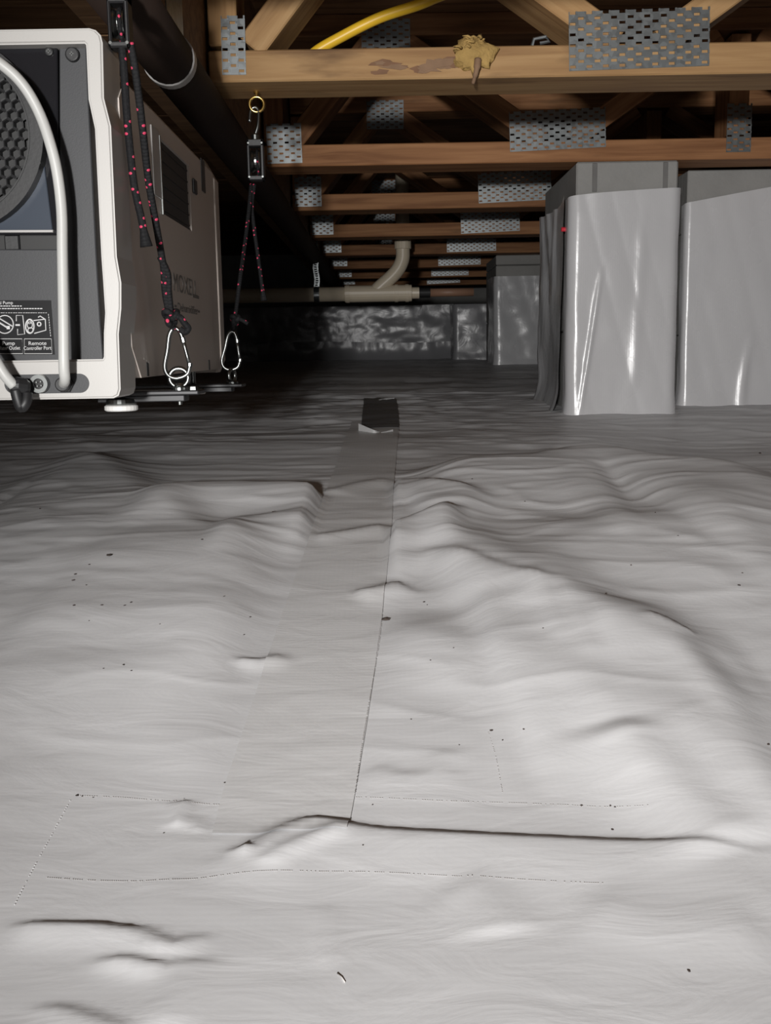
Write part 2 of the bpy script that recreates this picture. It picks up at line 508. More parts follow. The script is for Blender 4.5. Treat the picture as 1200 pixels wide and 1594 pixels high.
# ridges of the sheet: pixels along the crest, height, width towards the lamp, width behind, clip side
RIDGES = [
 ([(190,768),(270,756),(360,752),(440,753),(512,757)], .034, .085, .03, 'L'),
 ([(320,822),(400,812),(495,806)], .018, .06, .03, 'L'),
 ([(608,812),(650,800),(690,793),(735,788)], .026, .055, .018, 'R'),
 ([(610,748),(640,748),(700,762),(780,772)], .018, .06, .02, 'R'),
 ([(612,775),(680,790),(760,800)], .004, .05, .02, 'R'),
 ([(620,722),(700,712),(780,708),(850,706),(910,692),(980,700),(1060,712),(1260,722)], .036, .15, .06, None),
 ([(-60,760),(40,720),(120,702),(170,728),(240,790),(330,828),(470,846)], .024, .26, .045, None),
 ([(-60,850),(60,842),(180,838)], .006, .10, .05, None),
 ([(640,815),(720,838),(800,888),(930,958),(1080,1030),(1230,1105)], .024, .075, .05, None),
 ([(560,1010),(660,985),(760,1010),(850,1058),(960,1110),(1100,1165),(1260,1215)], .010, .052, .04, None),
 ([(960,1130),(1005,1195),(1070,1252),(1165,1318)], .0075, .030, .022, None),
 ([(760,905),(850,872),(950,838),(1080,800),(1230,775)], .016, .14, .07, None),
 ([(900,985),(1000,975),(1100,1010),(1230,1080)], .007, .06, .03, None),
 ([(420,960),(380,905),(300,870),(200,872),(80,895)], .007, .12, .05, None),
 ([(-40,1010),(100,985),(250,985),(400,960)], .006, .07, .04, None),
 ([(-40,1075),(80,1062),(220,1060),(330,1040)], .005, .05, .03, None),
 ([(370,1032),(410,1026),(445,1018)], .004, .012, .005, None),
 ([(552,922),(590,915),(628,903)], .006, .018, .008, None),
 ([(480,835),(540,826),(606,814)], .005, .02, .008, None),
 ([(505,768),(560,752),(612,744)], .005, .03, .010, None),
 ([(295,1360),(380,1318),(470,1277),(530,1280),(600,1290),(730,1297),(860,1303),(1030,1312),(1240,1326)], .0042, .034, .0042, None),
 ([(400,1345),(470,1310),(550,1282)], .003, .006, .004, None),
 ([(8,1439),(80,1436),(160,1437),(230,1447),(272,1464)], .0033, .012, .0026, None),
 ([(225,1462),(275,1466),(315,1445)], .002, .006, .003, None),
 ([(150,1490),(200,1487),(260,1500)], .003, .007, .003, None),
 ([(50,1568),(90,1563),(150,1580),(200,1600)], .0021, .012, .003, None),
 ([(283,1244),(279,1288)], .0035, .004, .003, None),
 ([(300,1270),(303,1296)], .002, .003, .003, None),
 ([(362,1323),(395,1316)], .003, .005, .002, None),
 ([(930,1090),(965,1150),(1000,1232)], .0012, .012, .008, None),
 ([(820,910),(850,960),(880,1030)], .0018, .008, .006, None),
 ([(870,920),(890,970),(930,1060)], .0018, .008, .006, None),
 ([(745,880),(770,1000),(785,1240)], .0012, .008, .006, None),
 ([(575,1190),(620,1208),(670,1203),(690,1178),(715,1185)], .0015, .018, .006, None),
 ([(640,855),(720,880),(800,915),(880,940)], .006, .03, .010, None),
 ([(1000,982),(1040,992),(1080,1005)], .003, .012, .004, None),
 ([(700,1370),(760,1400),(790,1450)], .002, .02, .015, None),
 ([(300,1480),(290,1520),(250,1594)], .002, .010, .010, None),
 ([(900,1400),(1000,1430),(1200,1440)], .002, .02, .02, None),
 ([(500,1400),(510,1450),(512,1500)], .001, .004, .004, None),
]
_R = []
for pts, amp, sf, sb, side in RIDGES:
    amp *= 0.62 if sf >= 0.05 else 0.7
    P = [on_base(*p, amp) for p in pts]
    P = smooth_path([(p.x, p.y, 0) for p in P], 5)
    _R.append((np.array([(p.x, p.y) for p in P]), amp, sf, sb, side))

def ridge_sum(x, y):
    z = np.zeros_like(x)
    for P, amp, sf, sb, side in _R:
        lo = P.min(0) - 3.0*max(sf, sb); hi = P.max(0) + 3.0*max(sf, sb)
        msk = (x > lo[0]) & (x < hi[0]) & (y > lo[1]) & (y < hi[1])
        if not msk.any(): continue
        X, Y = x[msk], y[msk]
        if sf >= 0.05:
            # broad swells: distance from the crest line measured across it
            o_ = np.argsort(P[:, 0]); px_, py_ = P[o_, 0], P[o_, 1]
            g = np.linspace(px_[0], px_[-1], 80); gy = np.interp(g, px_, py_)
            kk = np.hanning(13); kk /= kk.sum(); gy = np.convolve(np.pad(gy, 6, mode='edge'), kk, mode='valid')
            sl = np.gradient(gy, g)
            yc = np.interp(X, g, gy); sc = np.sqrt(1 + np.interp(X, g, sl)**2)
            d = (Y - yc)/sc
            tt = np.clip((X-px_[0])/(px_[-1]-px_[0]), 0, 1)
            if P[0, 0] > P[-1, 0]: tt = 1-tt
            prof = np.where(d > 0, np.exp(-(d/sb)**2), 0.5*(1+np.cos(np.pi*np.clip(-d/(1.9*sf), 0, 1))))
            if side == 'L':
                tap = smoothstep(0, 0.3, tt)*(1-smoothstep(-0.016, 0.006, X-edge_x(TL, Y)))
            elif side == 'R':
                tap = smoothstep(0, 0.4, 1-tt)*smoothstep(-0.004, 0.005, X-edge_x(TR, Y))
            else:
                tap = smoothstep(0, 0.2, tt)*smoothstep(0, 0.2, 1-tt)
            z[msk] += amp*prof*tap
            continue
        best = np.full(X.shape, 1e9); sgn = np.zeros(X.shape); tt = np.zeros(X.shape)
        seg = np.diff(P, axis=0); ln = np.hypot(seg[:,0], seg[:,1]); cum = np.concatenate([[0], np.cumsum(ln)])
        for i in range(len(seg)):
            dx, dy = seg[i]
            t = np.clip(((X-P[i,0])*dx + (Y-P[i,1])*dy)/max(ln[i]**2, 1e-12), 0, 1)
            ex, ey = X-(P[i,0]+t*dx), Y-(P[i,1]+t*dy)
            d2 = ex*ex+ey*ey
            # positive = beyond the crest (away from the lamp)
            s = ey*abs(dx) - ex*(dy if dx >= 0 else -dy)
            u = d2 < best
            best = np.where(u, d2, best); sgn = np.where(u, s, sgn); tt = np.where(u, (cum[i]+t*ln[i])/cum[-1], tt)
        d = np.sqrt(best)
        sig = np.where(sgn > 0, sb, sf)
        prof = np.exp(-(d/sig)**2) if sf < 0.05 else np.where(sgn > 0, np.exp(-(d/sig)**2), 0.5*(1+np.cos(np.pi*np.clip(d/(1.9*sig), 0, 1))))
        tap = smoothstep(0, 0.16, tt)*smoothstep(0, 0.16, 1-tt)
        if side == 'L':
            tap = smoothstep(0, 0.16, tt)
            tap = tap*(1-smoothstep(-0.004, 0.004, X-edge_x(TL, Y)))
        elif side == 'R':
            tap = smoothstep(0, 0.2, 1-tt) if True else tap
            tap = tap*smoothstep(-0.004, 0.004, X-edge_x(TR, Y))
        z[msk] += amp*prof*tap
    return z

def floor_z(x, y):
    x = np.asarray(x, float); y = np.asarray(y, float)
    z = base_z(y)
    k = smoothstep(0.4, 1.0, y)
    q = smoothstep(1.3, 2.2, y)
    wx = x + 0.05*vnoise(x*3, y*3, 91); wy = y + 0.04*vnoise(x*2.2, y*5, 92)
    n = 0.0050*fbm(wx*2.2, wy*5.5, 3, 2)*(0.3+0.7*k)
    n += 0.0011*fbm(wx*7, wy*17, 5, 3, .55)*(0.2+0.8*k)*(1+1.4*q)
    r = 1-np.abs(fbm(wx*6.5+wy*1.5, wy*15, 8, 2))
    n += 0.0018*np.clip(r, 0, 1)**4*k*(1+1.2*q)
    n += 0.0005*fbm(wx*30, wy*45, 11, 2)*(0.12+0.55*k)
    r2 = 1-np.abs(fbm(wx*4.5, wy*34, 28, 2))
    n += 0.0011*np.clip(r2, 0, 1)**3*smoothstep(.65, 1.0, y)*(1+1.5*q)
    # the sheet lies flatter under the taped seam
    tp = smoothstep(-0.01, 0.01, x-edge_x(TL, y))*(1-smoothstep(-0.01, 0.01, x-edge_x(TR, y)))*smoothstep(0.5, 0.7, y)*(1-smoothstep(1.7, 2.0, y))
    n = n*(1-0.6*tp)
    # the sheet dips in front of the right-hand wall and climbs towards it
    dip = -0.016*smoothstep(.30, .50, x)*np.exp(-((y-1.62)/.17)**2)
    return z + 0.75*n + dip + ridge_sum(x, y)

def fz(x, y):
    return float(floor_z(np.array([x]), np.array([y]))[0])

def on_floor(px, py):
    p = on_base(px, py)
    for _ in range(4):
        # refine along the ray with the real height
        z = fz(p.x, p.y)
        d = (p - CAM)
        t = (z - CZ)/d.z if d.z < -1e-4 else 1
        q = CAM + d*t
        if abs(q.y - p.y) > 0.15: break
        p = q
    return Vector((p.x, p.y, fz(p.x, p.y)))

def build_floor():
    ys = np.concatenate([np.arange(-1.2, .25, .05), np.arange(.25, .75, .0024), np.arange(.75, 1.3, .0048), np.arange(1.3, 2.5, .008), np.arange(2.5, 6.61, .03)])
    xs = np.concatenate([np.arange(-2.3, -.75, .035), np.arange(-.75, .85, .0058), np.arange(.85, 2.31, .035)])
    X, Y = np.meshgrid(xs, ys)
    Z = floor_z(X.ravel(), Y.ravel())
    co = np.column_stack([X.ravel(), Y.ravel(), Z])
    nx, ny = len(xs), len(ys)
    i = np.arange(nx*ny).reshape(ny, nx)
    f = np.column_stack([i[:-1,:-1].ravel(), i[:-1,1:].ravel(), i[1:,1:].ravel(), i[1:,:-1].ravel()])
    me = bpy.data.meshes.new('floor')
    me.vertices.add(len(co)); me.vertices.foreach_set('co', co.ravel())
    me.loops.add(f.size); me.loops.foreach_set('vertex_index', f.ravel().astype(np.int32))
    me.polygons.add(len(f)); me.polygons.foreach_set('loop_start', np.arange(0, f.size, 4, dtype=np.int32))
    me.polygons.foreach_set('use_smooth', np.ones(len(f), bool))
    me.update(calc_edges=True)
    me.materials.append(M['liner'])
    o = bpy.data.objects.new('floor', me)
    COL.objects.link(o)
    tag(o, 'wrinkled white plastic vapour barrier covering the crawl space ground', None, kind='structure')
    return o
floor = build_floor()

def drape(name, EL, ER, mtl, nu=10, nv=120, lift=0.0009, thick=True):
    """a strip lying on the sheet between two edge polylines (points with x, y)"""
    EL = smooth_path([(p.x, p.y, 0) for p in EL], 8); ER = smooth_path([(p.x, p.y, 0) for p in ER], 8)
    def samp(E, t):
        s = t*(len(E)-1); i = min(int(s), len(E)-2); return E[i].lerp(E[i+1], s-i)
    pts = []
    for j in range(nv+1):
        a, b = samp(EL, j/nv), samp(ER, j/nv)
        for i in range(nu+1):
            pts.append(a.lerp(b, i/nu))
    X = np.array([p.x for p in pts]); Y = np.array([p.y for p in pts])
    Z = floor_z(X, Y) + lift
    bm = NB()
    vs = [bm.verts.new((X[k], Y[k], Z[k])) for k in range(len(X))]
    for j in range(nv):
        for i in range(nu):
            q = j*(nu+1)+i
            bm.faces.new((vs[q], vs[q+1], vs[q+nu+2], vs[q+nu+1]))
    bmesh.ops.recalc_face_normals(bm, faces=bm.faces)
    if bm.faces[:][0].normal.z < 0: bmesh.ops.reverse_faces(bm, faces=bm.faces)
    return obj(name, bm, mtl, None, smooth=True)

# ------------------------------------------------------------------ the room's shell
HB = CZ + 0.337            # underside of the bottom chords
HT = CZ + 0.6065            # underside of the subfloor

def shell():
    bm = NB(); box(bm, (-2.35, -1.3, HT), (2.35, 6.75, HT+0.02))
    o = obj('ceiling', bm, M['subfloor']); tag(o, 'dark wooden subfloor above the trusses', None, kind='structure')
    # subfloor boards: shallow strips that show their joints
    sh = None
    for k in range(16):
        y0 = -1.25 + k*0.5
        bm = NB(); box(bm, (-2.3, y0+0.003, HT-0.006), (2.3, y0+0.497, HT-0.0005))
        b = obj('board', bm, M['subfloor'], o)
    bm = NB(); box(bm, (-2.42, -1.3, -0.1), (-2.3, 6.75, HT))
    w = obj('wall_left', bm, M['concrete']); tag(w, 'concrete foundation wall in the dark on the left', None, kind='structure')
    bm = NB(); box(bm, (-2.42, 6.6, -0.1), (2.42, 6.75, HT))
    w = obj('wall_far', bm, M['concrete']); tag(w, 'dark concrete foundation wall at the far end', None, kind='structure')
shell()

def sheet(name, plan, z0, topz, mtl, parent, wr=0.002, seed=0, nz=40, step=0.008, flare=0.0, fold=0.0, ridge=None, zf=5):
    """a plastic sheet hung on a plan polyline [(x,y)], from the floor to a top edge height function of path length"""
    P = smooth_path([(a, b, 0) for a, b in plan], 1)
    # resample
    L = [0]
    for i in range(1, len(P)): L.append(L[-1] + (P[i]-P[i-1]).length)
    n = max(4, int(L[-1]/step))
    S = [L[-1]*i/n for i in range(n+1)]
    pts = []
    for s in S:
        i = max(0, min(len(P)-2, next((q for q in range(len(L)-1) if L[q+1] >= s), len(P)-2)))
        t = (s-L[i])/max(L[i+1]-L[i], 1e-9)
        d = (P[i+1]-P[i]).normalized()
        pts.append((P[i].lerp(P[i+1], t), d))
    # smooth normals
    nr = []
    for i in range(n+1):
        d = sum((pts[q][1] for q in range(max(0, i-1), min(n, i+1)+1)), Vector())
        d.normalize(); nr.append(Vector((d.y, -d.x, 0)))
    bm = NB()
    rows = []
    ZB = floor_z(np.array([pts[i][0].x + nr[i].x*0.004 for i in range(n+1)]), np.array([pts[i][0].y + nr[i].y*0.004 for i in range(n+1)])) - 0.004
    for j in range(nz+1):
        row = []
        for i in range(n+1):
            s = S[i]; p = pts[i][0]
            zt = topz(s)
            zb = float(ZB[i])
            z = zb + (zt-zb)*j/nz
            h = wr*(0.75+float(fbm(s*9+seed, z*zf, seed, 3))) + wr*0.6*abs(float(vnoise(s*22+z*6, z*3+s*4, seed+5)))
            h += fold*max(0, 1-abs(float(vnoise(s*13+z*1.5, z*1.2, seed+9)))*2.2)
            lo = max(0, 1-(z-zb)/0.06)
            h += flare*lo*lo
            if ridge: h += ridge(p.x, z)
            q = p + nr[i]*(h+0.0015)
            row.append(bm.verts.new((q.x, q.y, z)))
        rows.append(row)
    for a, b in zip(rows, rows[1:]):
        for i in range(n):
            bm.faces.new((a[i], a[i+1], b[i+1], b[i]))
    return obj(name, bm, mtl, parent, smooth=True)

# the near pier on the right, wrapped in liner
def near_pier():
    y0, y1 = 1.966, 2.335
    x0, x1 = at(905, 450, y0).x - 0.012, at(1051, 450, y0).x
    t = thing('masonry_pier', ((x0+x1)/2, (y0+y1)/2, fz((x0+x1)/2, y0+.05)-0.03), 'tall grey block pier wrapped in glossy white plastic beneath the second truss', 'pier')
    zb = CZ-0.16
    zc = [zb, zb+0.19, zb+0.385, HB]
    for a, b in zip(zc, zc[1:]):
        bm = NB(); box(bm, (x0, y0, a+0.001), (x1, y1, b-0.001), 0.003, 1); obj('concrete_block', bm, M['concrete'], t)
    # two darker vertical mortar smears near the top
    for px in (926, 1036):
        p = at(px, 275, y0)
        bm = NB(); box(bm, (p.x-0.005, y0-0.0012, HB-0.055), (p.x+0.004, y0+0.002, HB-0.004), 0.0008, 1); obj('mortar_joint', bm, M['joint'], t)
    r = 0.016
    xl = at(886, 450, y0-0.006).x
    arc = lambda cx, cy, a0, a1: [(cx+r*math.cos(math.radians(a0+(a1-a0)*k/5)), cy+r*math.sin(math.radians(a0+(a1-a0)*k/5))) for k in range(6)]
    plan = [(xl, y0+0.03)] + arc(xl+r, y0-0.006+r, 180, 270) + arc(x1-r+0.002, y0-0.006+r, 270, 360) + [(x1+0.002, y0+0.06)]
    ztl, ztr = at(890, 308, y0).z, at(1050, 293, y0).z
    Lp = (x1-xl)+0.07
    f = lambda s: ztl + (ztr-ztl)*min(1, max(0, (s-0.02)/(Lp-0.06))) ** 0.6
    # slack diagonal crease that catches the light
    ca, cb = at(934, 425, y0), at(901, 642, y0)
    ce, cf = at(1000, 330, y0), at(985, 600, y0)
    def crease(x, z):
        h = 0
        for (A, B, am, sg) in ((ca, cb, .0042, .0045), (ce, cf, .0022, .010)):
            k = (A.z-z)/(A.z-B.z)
            xx = A.x+(B.x-A.x)*k
            e = max(0.0, math.sin(math.pi*min(1, max(0, k*.94+.03))))**.5
            h += am*e*math.exp(-((x-xx)/sg)**2)
        return h
    o = sheet('front_liner', plan, None, f, M['wrap'], t, wr=0.0022, seed=3, nz=60, step=0.003, flare=0.003, ridge=crease)
    # side sheet
    plan = [(x0-0.002, y1), (x0-0.004, y1-0.12), (x0-0.006, y0+0.12), (xl-0.003, y0+0.028)]
    zts = HB - 0.055
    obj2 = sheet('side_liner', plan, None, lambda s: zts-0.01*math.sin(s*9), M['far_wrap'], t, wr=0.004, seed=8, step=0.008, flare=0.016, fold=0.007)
    # small red disc on the flank
    p = at(875, 359, y0+0.05)
    bm = NB(); disc_prism(bm, (y0+0.03, p.z), 0.0042, 'x', x0-0.022, x0-0.003, 12, 0.001); obj('red_disc', bm, M['red'], t, smooth=False, label='small red disc')
near_pier()

def right_wall():
    y0 = 2.085
    x0 = at(1065, 450, y0).x
    o = bpy.data.objects.new('wall_right', None); COL.objects.link(o); o.location = (x0+0.6, y0+.1, CZ-0.13); ORI[o.name] = Vector(o.location)
    tag(o, 'foundation wall at the right with white liner below its grey top', None, kind='structure')
    for k in range(4):
        for q, (a, b) in enumerate(((-0.18, 0.02), (0.02, 0.22), (0.22, 0.338))):
            w = 0.40; xa = x0 + k*w - (0.2 if q % 2 else 0)
            xa2, xb = max(xa, x0), min(xa+w, x0+1.6)
            if xb - xa2 < 0.02: continue
            bm = NB(); box(bm, (xa2+0.0008, y0, CZ+a), (xb-0.0008, y0+0.2, CZ+b-0.0012), 0.002, 1); obj('concrete_block', bm, M['concrete'], o)
    z1, z2 = at(1065, 319, y0).z, at(1200, 294, y0).z
    xx = at(1200, 294, y0).x
    f = lambda s: min(CZ+0.33, z1+(z2-z1)*s/(xx-x0)) 
    ca, cb = at(1170, 515, y0), at(1150, 640, y0)
    def crease(x, z):
        k = (ca.z-z)/(ca.z-cb.z)
        xx = ca.x+(cb.x-ca.x)*(1-(1-min(1, max(0, k)))**2)
        return .005*max(0.0, math.sin(math.pi*min(1, max(0, k*.8)+0.0)))*math.exp(-((x-xx)/.008)**2)
    s = sheet('wall_liner', [(x0, y0+0.02), (x0+0.001, y0-0.002), (x0+1.6, y0-0.002)], None, f, M['wrap'], o, wr=0.0022, seed=21, nz=50, step=0.006, flare=0.004, ridge=crease)
right_wall()

def far_pier():
    y0, y1 = 3.86, 4.22
    x0, x1 = at(772, 480, y0).x, at(846, 480, y0).x
    t = thing('masonry_pier', ((x0+x1)/2, y0+.18, fz(x0+.1, y0)), 'distant dim pier in crinkled grey plastic left of the near white pier', 'pier')
    zb = CZ-0.10
    for a, b in ((zb, CZ+0.10), (CZ+0.10, CZ+0.30), (CZ+0.30, HB)):
        bm = NB(); box(bm, (x0, y0, a+0.001), (x1, y1, b-0.001), 0.003, 1); obj('concrete_block', bm, M['concrete'], t)
    zt = at(800, 430, y0).z
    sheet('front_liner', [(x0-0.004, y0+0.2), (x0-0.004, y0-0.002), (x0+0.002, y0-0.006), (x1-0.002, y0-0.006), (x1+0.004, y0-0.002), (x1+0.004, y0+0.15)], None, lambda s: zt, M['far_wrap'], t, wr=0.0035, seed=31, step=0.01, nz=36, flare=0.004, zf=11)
far_pier()

def far_ledge():
    # low foundation ledge under the pipe, wrapped in liner
    y0 = 4.55
    xa, xb = at(330, 520, y0).x, at(706, 520, y0).x
    zt = at(600, 476, y0).z
    o = bpy.data.objects.new('wall_back', None); COL.objects.link(o); o.location = ((xa+xb)/2, y0+.1, CZ-0.06); ORI[o.name] = Vector(o.location)
    tag(o, 'low foundation ledge in shiny crinkled plastic below the cream drain pipe', None, kind='structure')
    bm = NB(); box(bm, (xa, y0, CZ-0.09), (xb, y0+0.3, zt-0.01), 0.004, 1); obj('ledge_core', bm, M['concrete'], o)
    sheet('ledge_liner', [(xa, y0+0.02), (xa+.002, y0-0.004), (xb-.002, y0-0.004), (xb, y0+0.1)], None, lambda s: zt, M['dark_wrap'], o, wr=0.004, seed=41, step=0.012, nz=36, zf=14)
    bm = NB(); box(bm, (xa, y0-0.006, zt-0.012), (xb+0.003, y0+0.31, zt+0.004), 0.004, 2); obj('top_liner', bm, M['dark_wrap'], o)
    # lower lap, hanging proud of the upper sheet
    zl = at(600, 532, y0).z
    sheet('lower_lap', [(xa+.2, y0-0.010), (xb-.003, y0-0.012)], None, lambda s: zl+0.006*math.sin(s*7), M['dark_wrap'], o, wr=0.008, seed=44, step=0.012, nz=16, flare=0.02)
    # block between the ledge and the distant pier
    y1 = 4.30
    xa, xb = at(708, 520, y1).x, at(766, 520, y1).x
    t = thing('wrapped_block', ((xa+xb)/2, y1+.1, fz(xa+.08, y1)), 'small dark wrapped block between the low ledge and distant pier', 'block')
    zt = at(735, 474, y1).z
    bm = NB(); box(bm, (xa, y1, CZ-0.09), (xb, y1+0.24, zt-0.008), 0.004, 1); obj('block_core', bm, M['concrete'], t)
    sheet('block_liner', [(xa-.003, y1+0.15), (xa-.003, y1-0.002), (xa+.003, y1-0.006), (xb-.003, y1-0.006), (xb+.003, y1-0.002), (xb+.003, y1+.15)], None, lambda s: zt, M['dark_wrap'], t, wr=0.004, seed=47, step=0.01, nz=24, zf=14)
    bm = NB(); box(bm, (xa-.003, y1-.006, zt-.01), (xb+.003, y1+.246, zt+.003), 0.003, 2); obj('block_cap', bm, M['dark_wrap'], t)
far_ledge()

# ------------------------------------------------------------------ trusses
TH, TW = 0.038, 0.089          # chord face height, chord depth
NODE_L, NODE_R, APEX, FARN = -0.185, 0.328, 0.015, 0.66
ZT = HT - TH                   # underside of the top chord
_mc = {}
def plate_mesh(w, h, holed_from):
    """punched connector plate, local: x 0..w, z 0..h, front at y=0; slots above holed_from, tooth dimples below"""
    key = (round(w,4), round(h,4), round(holed_from,4))
    if key in _mc: return _mc[key]
    bm = NB()
    cw, rh = 0.0105, 0.0061
    nc = max(3, int(round(w/cw))); nr = max(3, int(round(h/rh)))
    cw = w/nc; rh = h/nr
    T = 0.0011
    def quadbox(x0, x1, z0, z1, y0=-T, y1=0):
        box(bm, (x0, y0, z0), (x1, y1, z1))
    for r in range(nr):
        z = r*rh
        quadbox(0, w, z, z+rh*0.46)
        for c in range(nc):
            if (c+r) % 2 == 0:
                quadbox(c*cw, c*cw+cw*0.10, z+rh*.46, z+rh)
                # the torn tooth at the end of the slot
                quadbox(c*cw+cw*.80, c*cw+cw*1.0, z+rh*.40, z+rh*1.0, -T-0.0014, 0)
            else:
                quadbox(c*cw, c*cw+cw, z+rh*.46, z+rh)
    me = bpy.data.meshes.new('connector_plate'); bm.to_mesh(me); bm.free()
    me.materials.append(M['galv'])
    _mc[key] = me
    return me

def box_mesh(name, L, h, d, mtl):
    key = (name, mtl.name, round(L,4), round(h,4), round(d,4))
    if key in _mc: return _mc[key]
    bm = NB(); box(bm, (-L/2, 0, -h/2), (L/2, d, h/2), 0.0018, 1)
    me = bpy.data.meshes.new(name); bm.to_mesh(me); bm.free(); me.materials.append(mtl)
    _mc[key] = me
    return me

def part(name, me, parent, loc, ry=0.0, kind=None):
    o = bpy.data.objects.new(name, me); COL.objects.link(o)
    o.parent = parent; o.location = loc; o.rotation_euler = (0, ry, 0)
    return o

def truss(Y, label, jit):
    t = thing('floor_truss', (0, Y, HB), label, 'truss', 'parallel wooden floor trusses')
    rnd = random.Random(int(Y*100))
    wd = M['wood'] if Y < 1.5 else M['dim_red_wood']  # trusses past the nearest get the wood darkened for weaker light
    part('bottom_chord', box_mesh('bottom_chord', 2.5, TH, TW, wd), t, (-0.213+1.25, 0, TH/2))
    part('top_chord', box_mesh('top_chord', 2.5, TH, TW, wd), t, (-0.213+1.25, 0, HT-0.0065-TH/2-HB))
    z0, z1 = TH, ZT-HB-0.0065
    def web(xa, xb):
        # from (xa, top of bottom chord) to (xb, underside of the top chord)
        L = math.hypot(xb-xa, z1-z0)
        ang = math.atan2(z1-z0, xb-xa)
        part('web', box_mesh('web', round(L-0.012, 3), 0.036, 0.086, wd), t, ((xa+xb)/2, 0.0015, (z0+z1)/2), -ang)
    web(NODE_L+0.022, APEX-0.022); web(NODE_R-0.022, APEX+0.022)
    web(NODE_R+0.024, FARN-0.035); web(FARN, FARN+0.0001)
    web(-0.194, -0.1939)
    web(1.0, FARN+0.03); web(1.04, 1.3); web(1.62, 1.34); web(1.66, 1.95)
    def plate(xc, zlo, w, h, hf, tilt=0.0):
        part('connector_plate', plate_mesh(w, h, hf), t, (xc-w/2, -0.0002, zlo), tilt)
    j = lambda s: rnd.uniform(-s, s)
    plate(NODE_R+j(.004), jit, 0.176, 0.070, TH-jit, math.radians(-1.2+j(1)))
    plate(-0.174 if Y > 1.5 else -0.181, 0.009+j(.004), 0.064 if Y > 1.5 else 0.030, 0.070, TH-0.010, j(.02))
    plate(APEX, 0.190+j(.004), 0.088, 0.066, 0, j(.01))
    plate(FARN, 0.012, 0.045, 0.085, TH-0.012, j(.02))
    plate(1.02, 0.010, 0.17, 0.07, TH-0.01, j(.02))
    return t
def floor_beam():
    t = thing('floor_beam', (-0.26, 2.7, HB), 'dark built-up wooden beam running away above the dehumidifier, carrying the truss ends', 'beam')
    for k, (a, b) in enumerate(((-0.3035, -0.2605), (-0.2595, -0.2165))):
        for q, (u, v) in enumerate(((-1.25, 1.16), (1.165, 3.7), (3.705, 6.58))):
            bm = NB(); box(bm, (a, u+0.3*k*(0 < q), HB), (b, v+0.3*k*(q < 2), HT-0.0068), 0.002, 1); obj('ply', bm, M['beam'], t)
    bm = NB(); box(bm, (-0.2165, 1.12, HB+0.004), (-0.2152, 1.21, HB+0.06)); obj('connector_plate', bm, M['galv'], t)
floor_beam()
SP = 0.605
LBL = ['floor truss overhead in front of the first visible one, carrying the front pulley',
       'nearest floor truss in view, with brass eye bolt and fibre tuft on its chord',
       'second floor truss in view, its chord resting on the near wrapped pier',
       'third floor truss in view, behind the one on the near pier',
       'fourth floor truss in view, its chord just in front of the vertical drain pipe',
       'fifth floor truss in view, just behind the vertical drain pipe',
       'sixth floor truss in view, dim above the distant low ledge',
       'seventh floor truss in view, almost lost in the dark',
       'last floor truss, hidden in darkness by the far wall']
JIT = [.006, .006, .019, .010, .004, .006, .006, .006, .006]
for i in range(9):
    truss(1.365 + (i-1)*SP, LBL[i], JIT[i])

# ------------------------------------------------------------------ things about the trusses
def yellow_cable():
    pts = [at(455, 120, 1.500), at(487, 84, 1.490), at(530, 58, 1.485), at(590, 28, 1.480), at(650, 8, 1.480), at(690, -8, 1.480), at(760, -30, 1.490), at(900, -60, 1.530)]
    pts[0].z = max(pts[0].z, HB+TH+.0)
    bm = NB()
    P = smooth_path(pts, 8)
    tube(bm, P, 0.0072, 12)
    # flat twin sheath: squash along the view-independent normal
    o = obj('electrical_cable', bm, M['yellow'], None, smooth=True)
    tag(o, 'bright yellow electrical cable sagging above the nearest truss chord', 'cable')
yellow_cable()

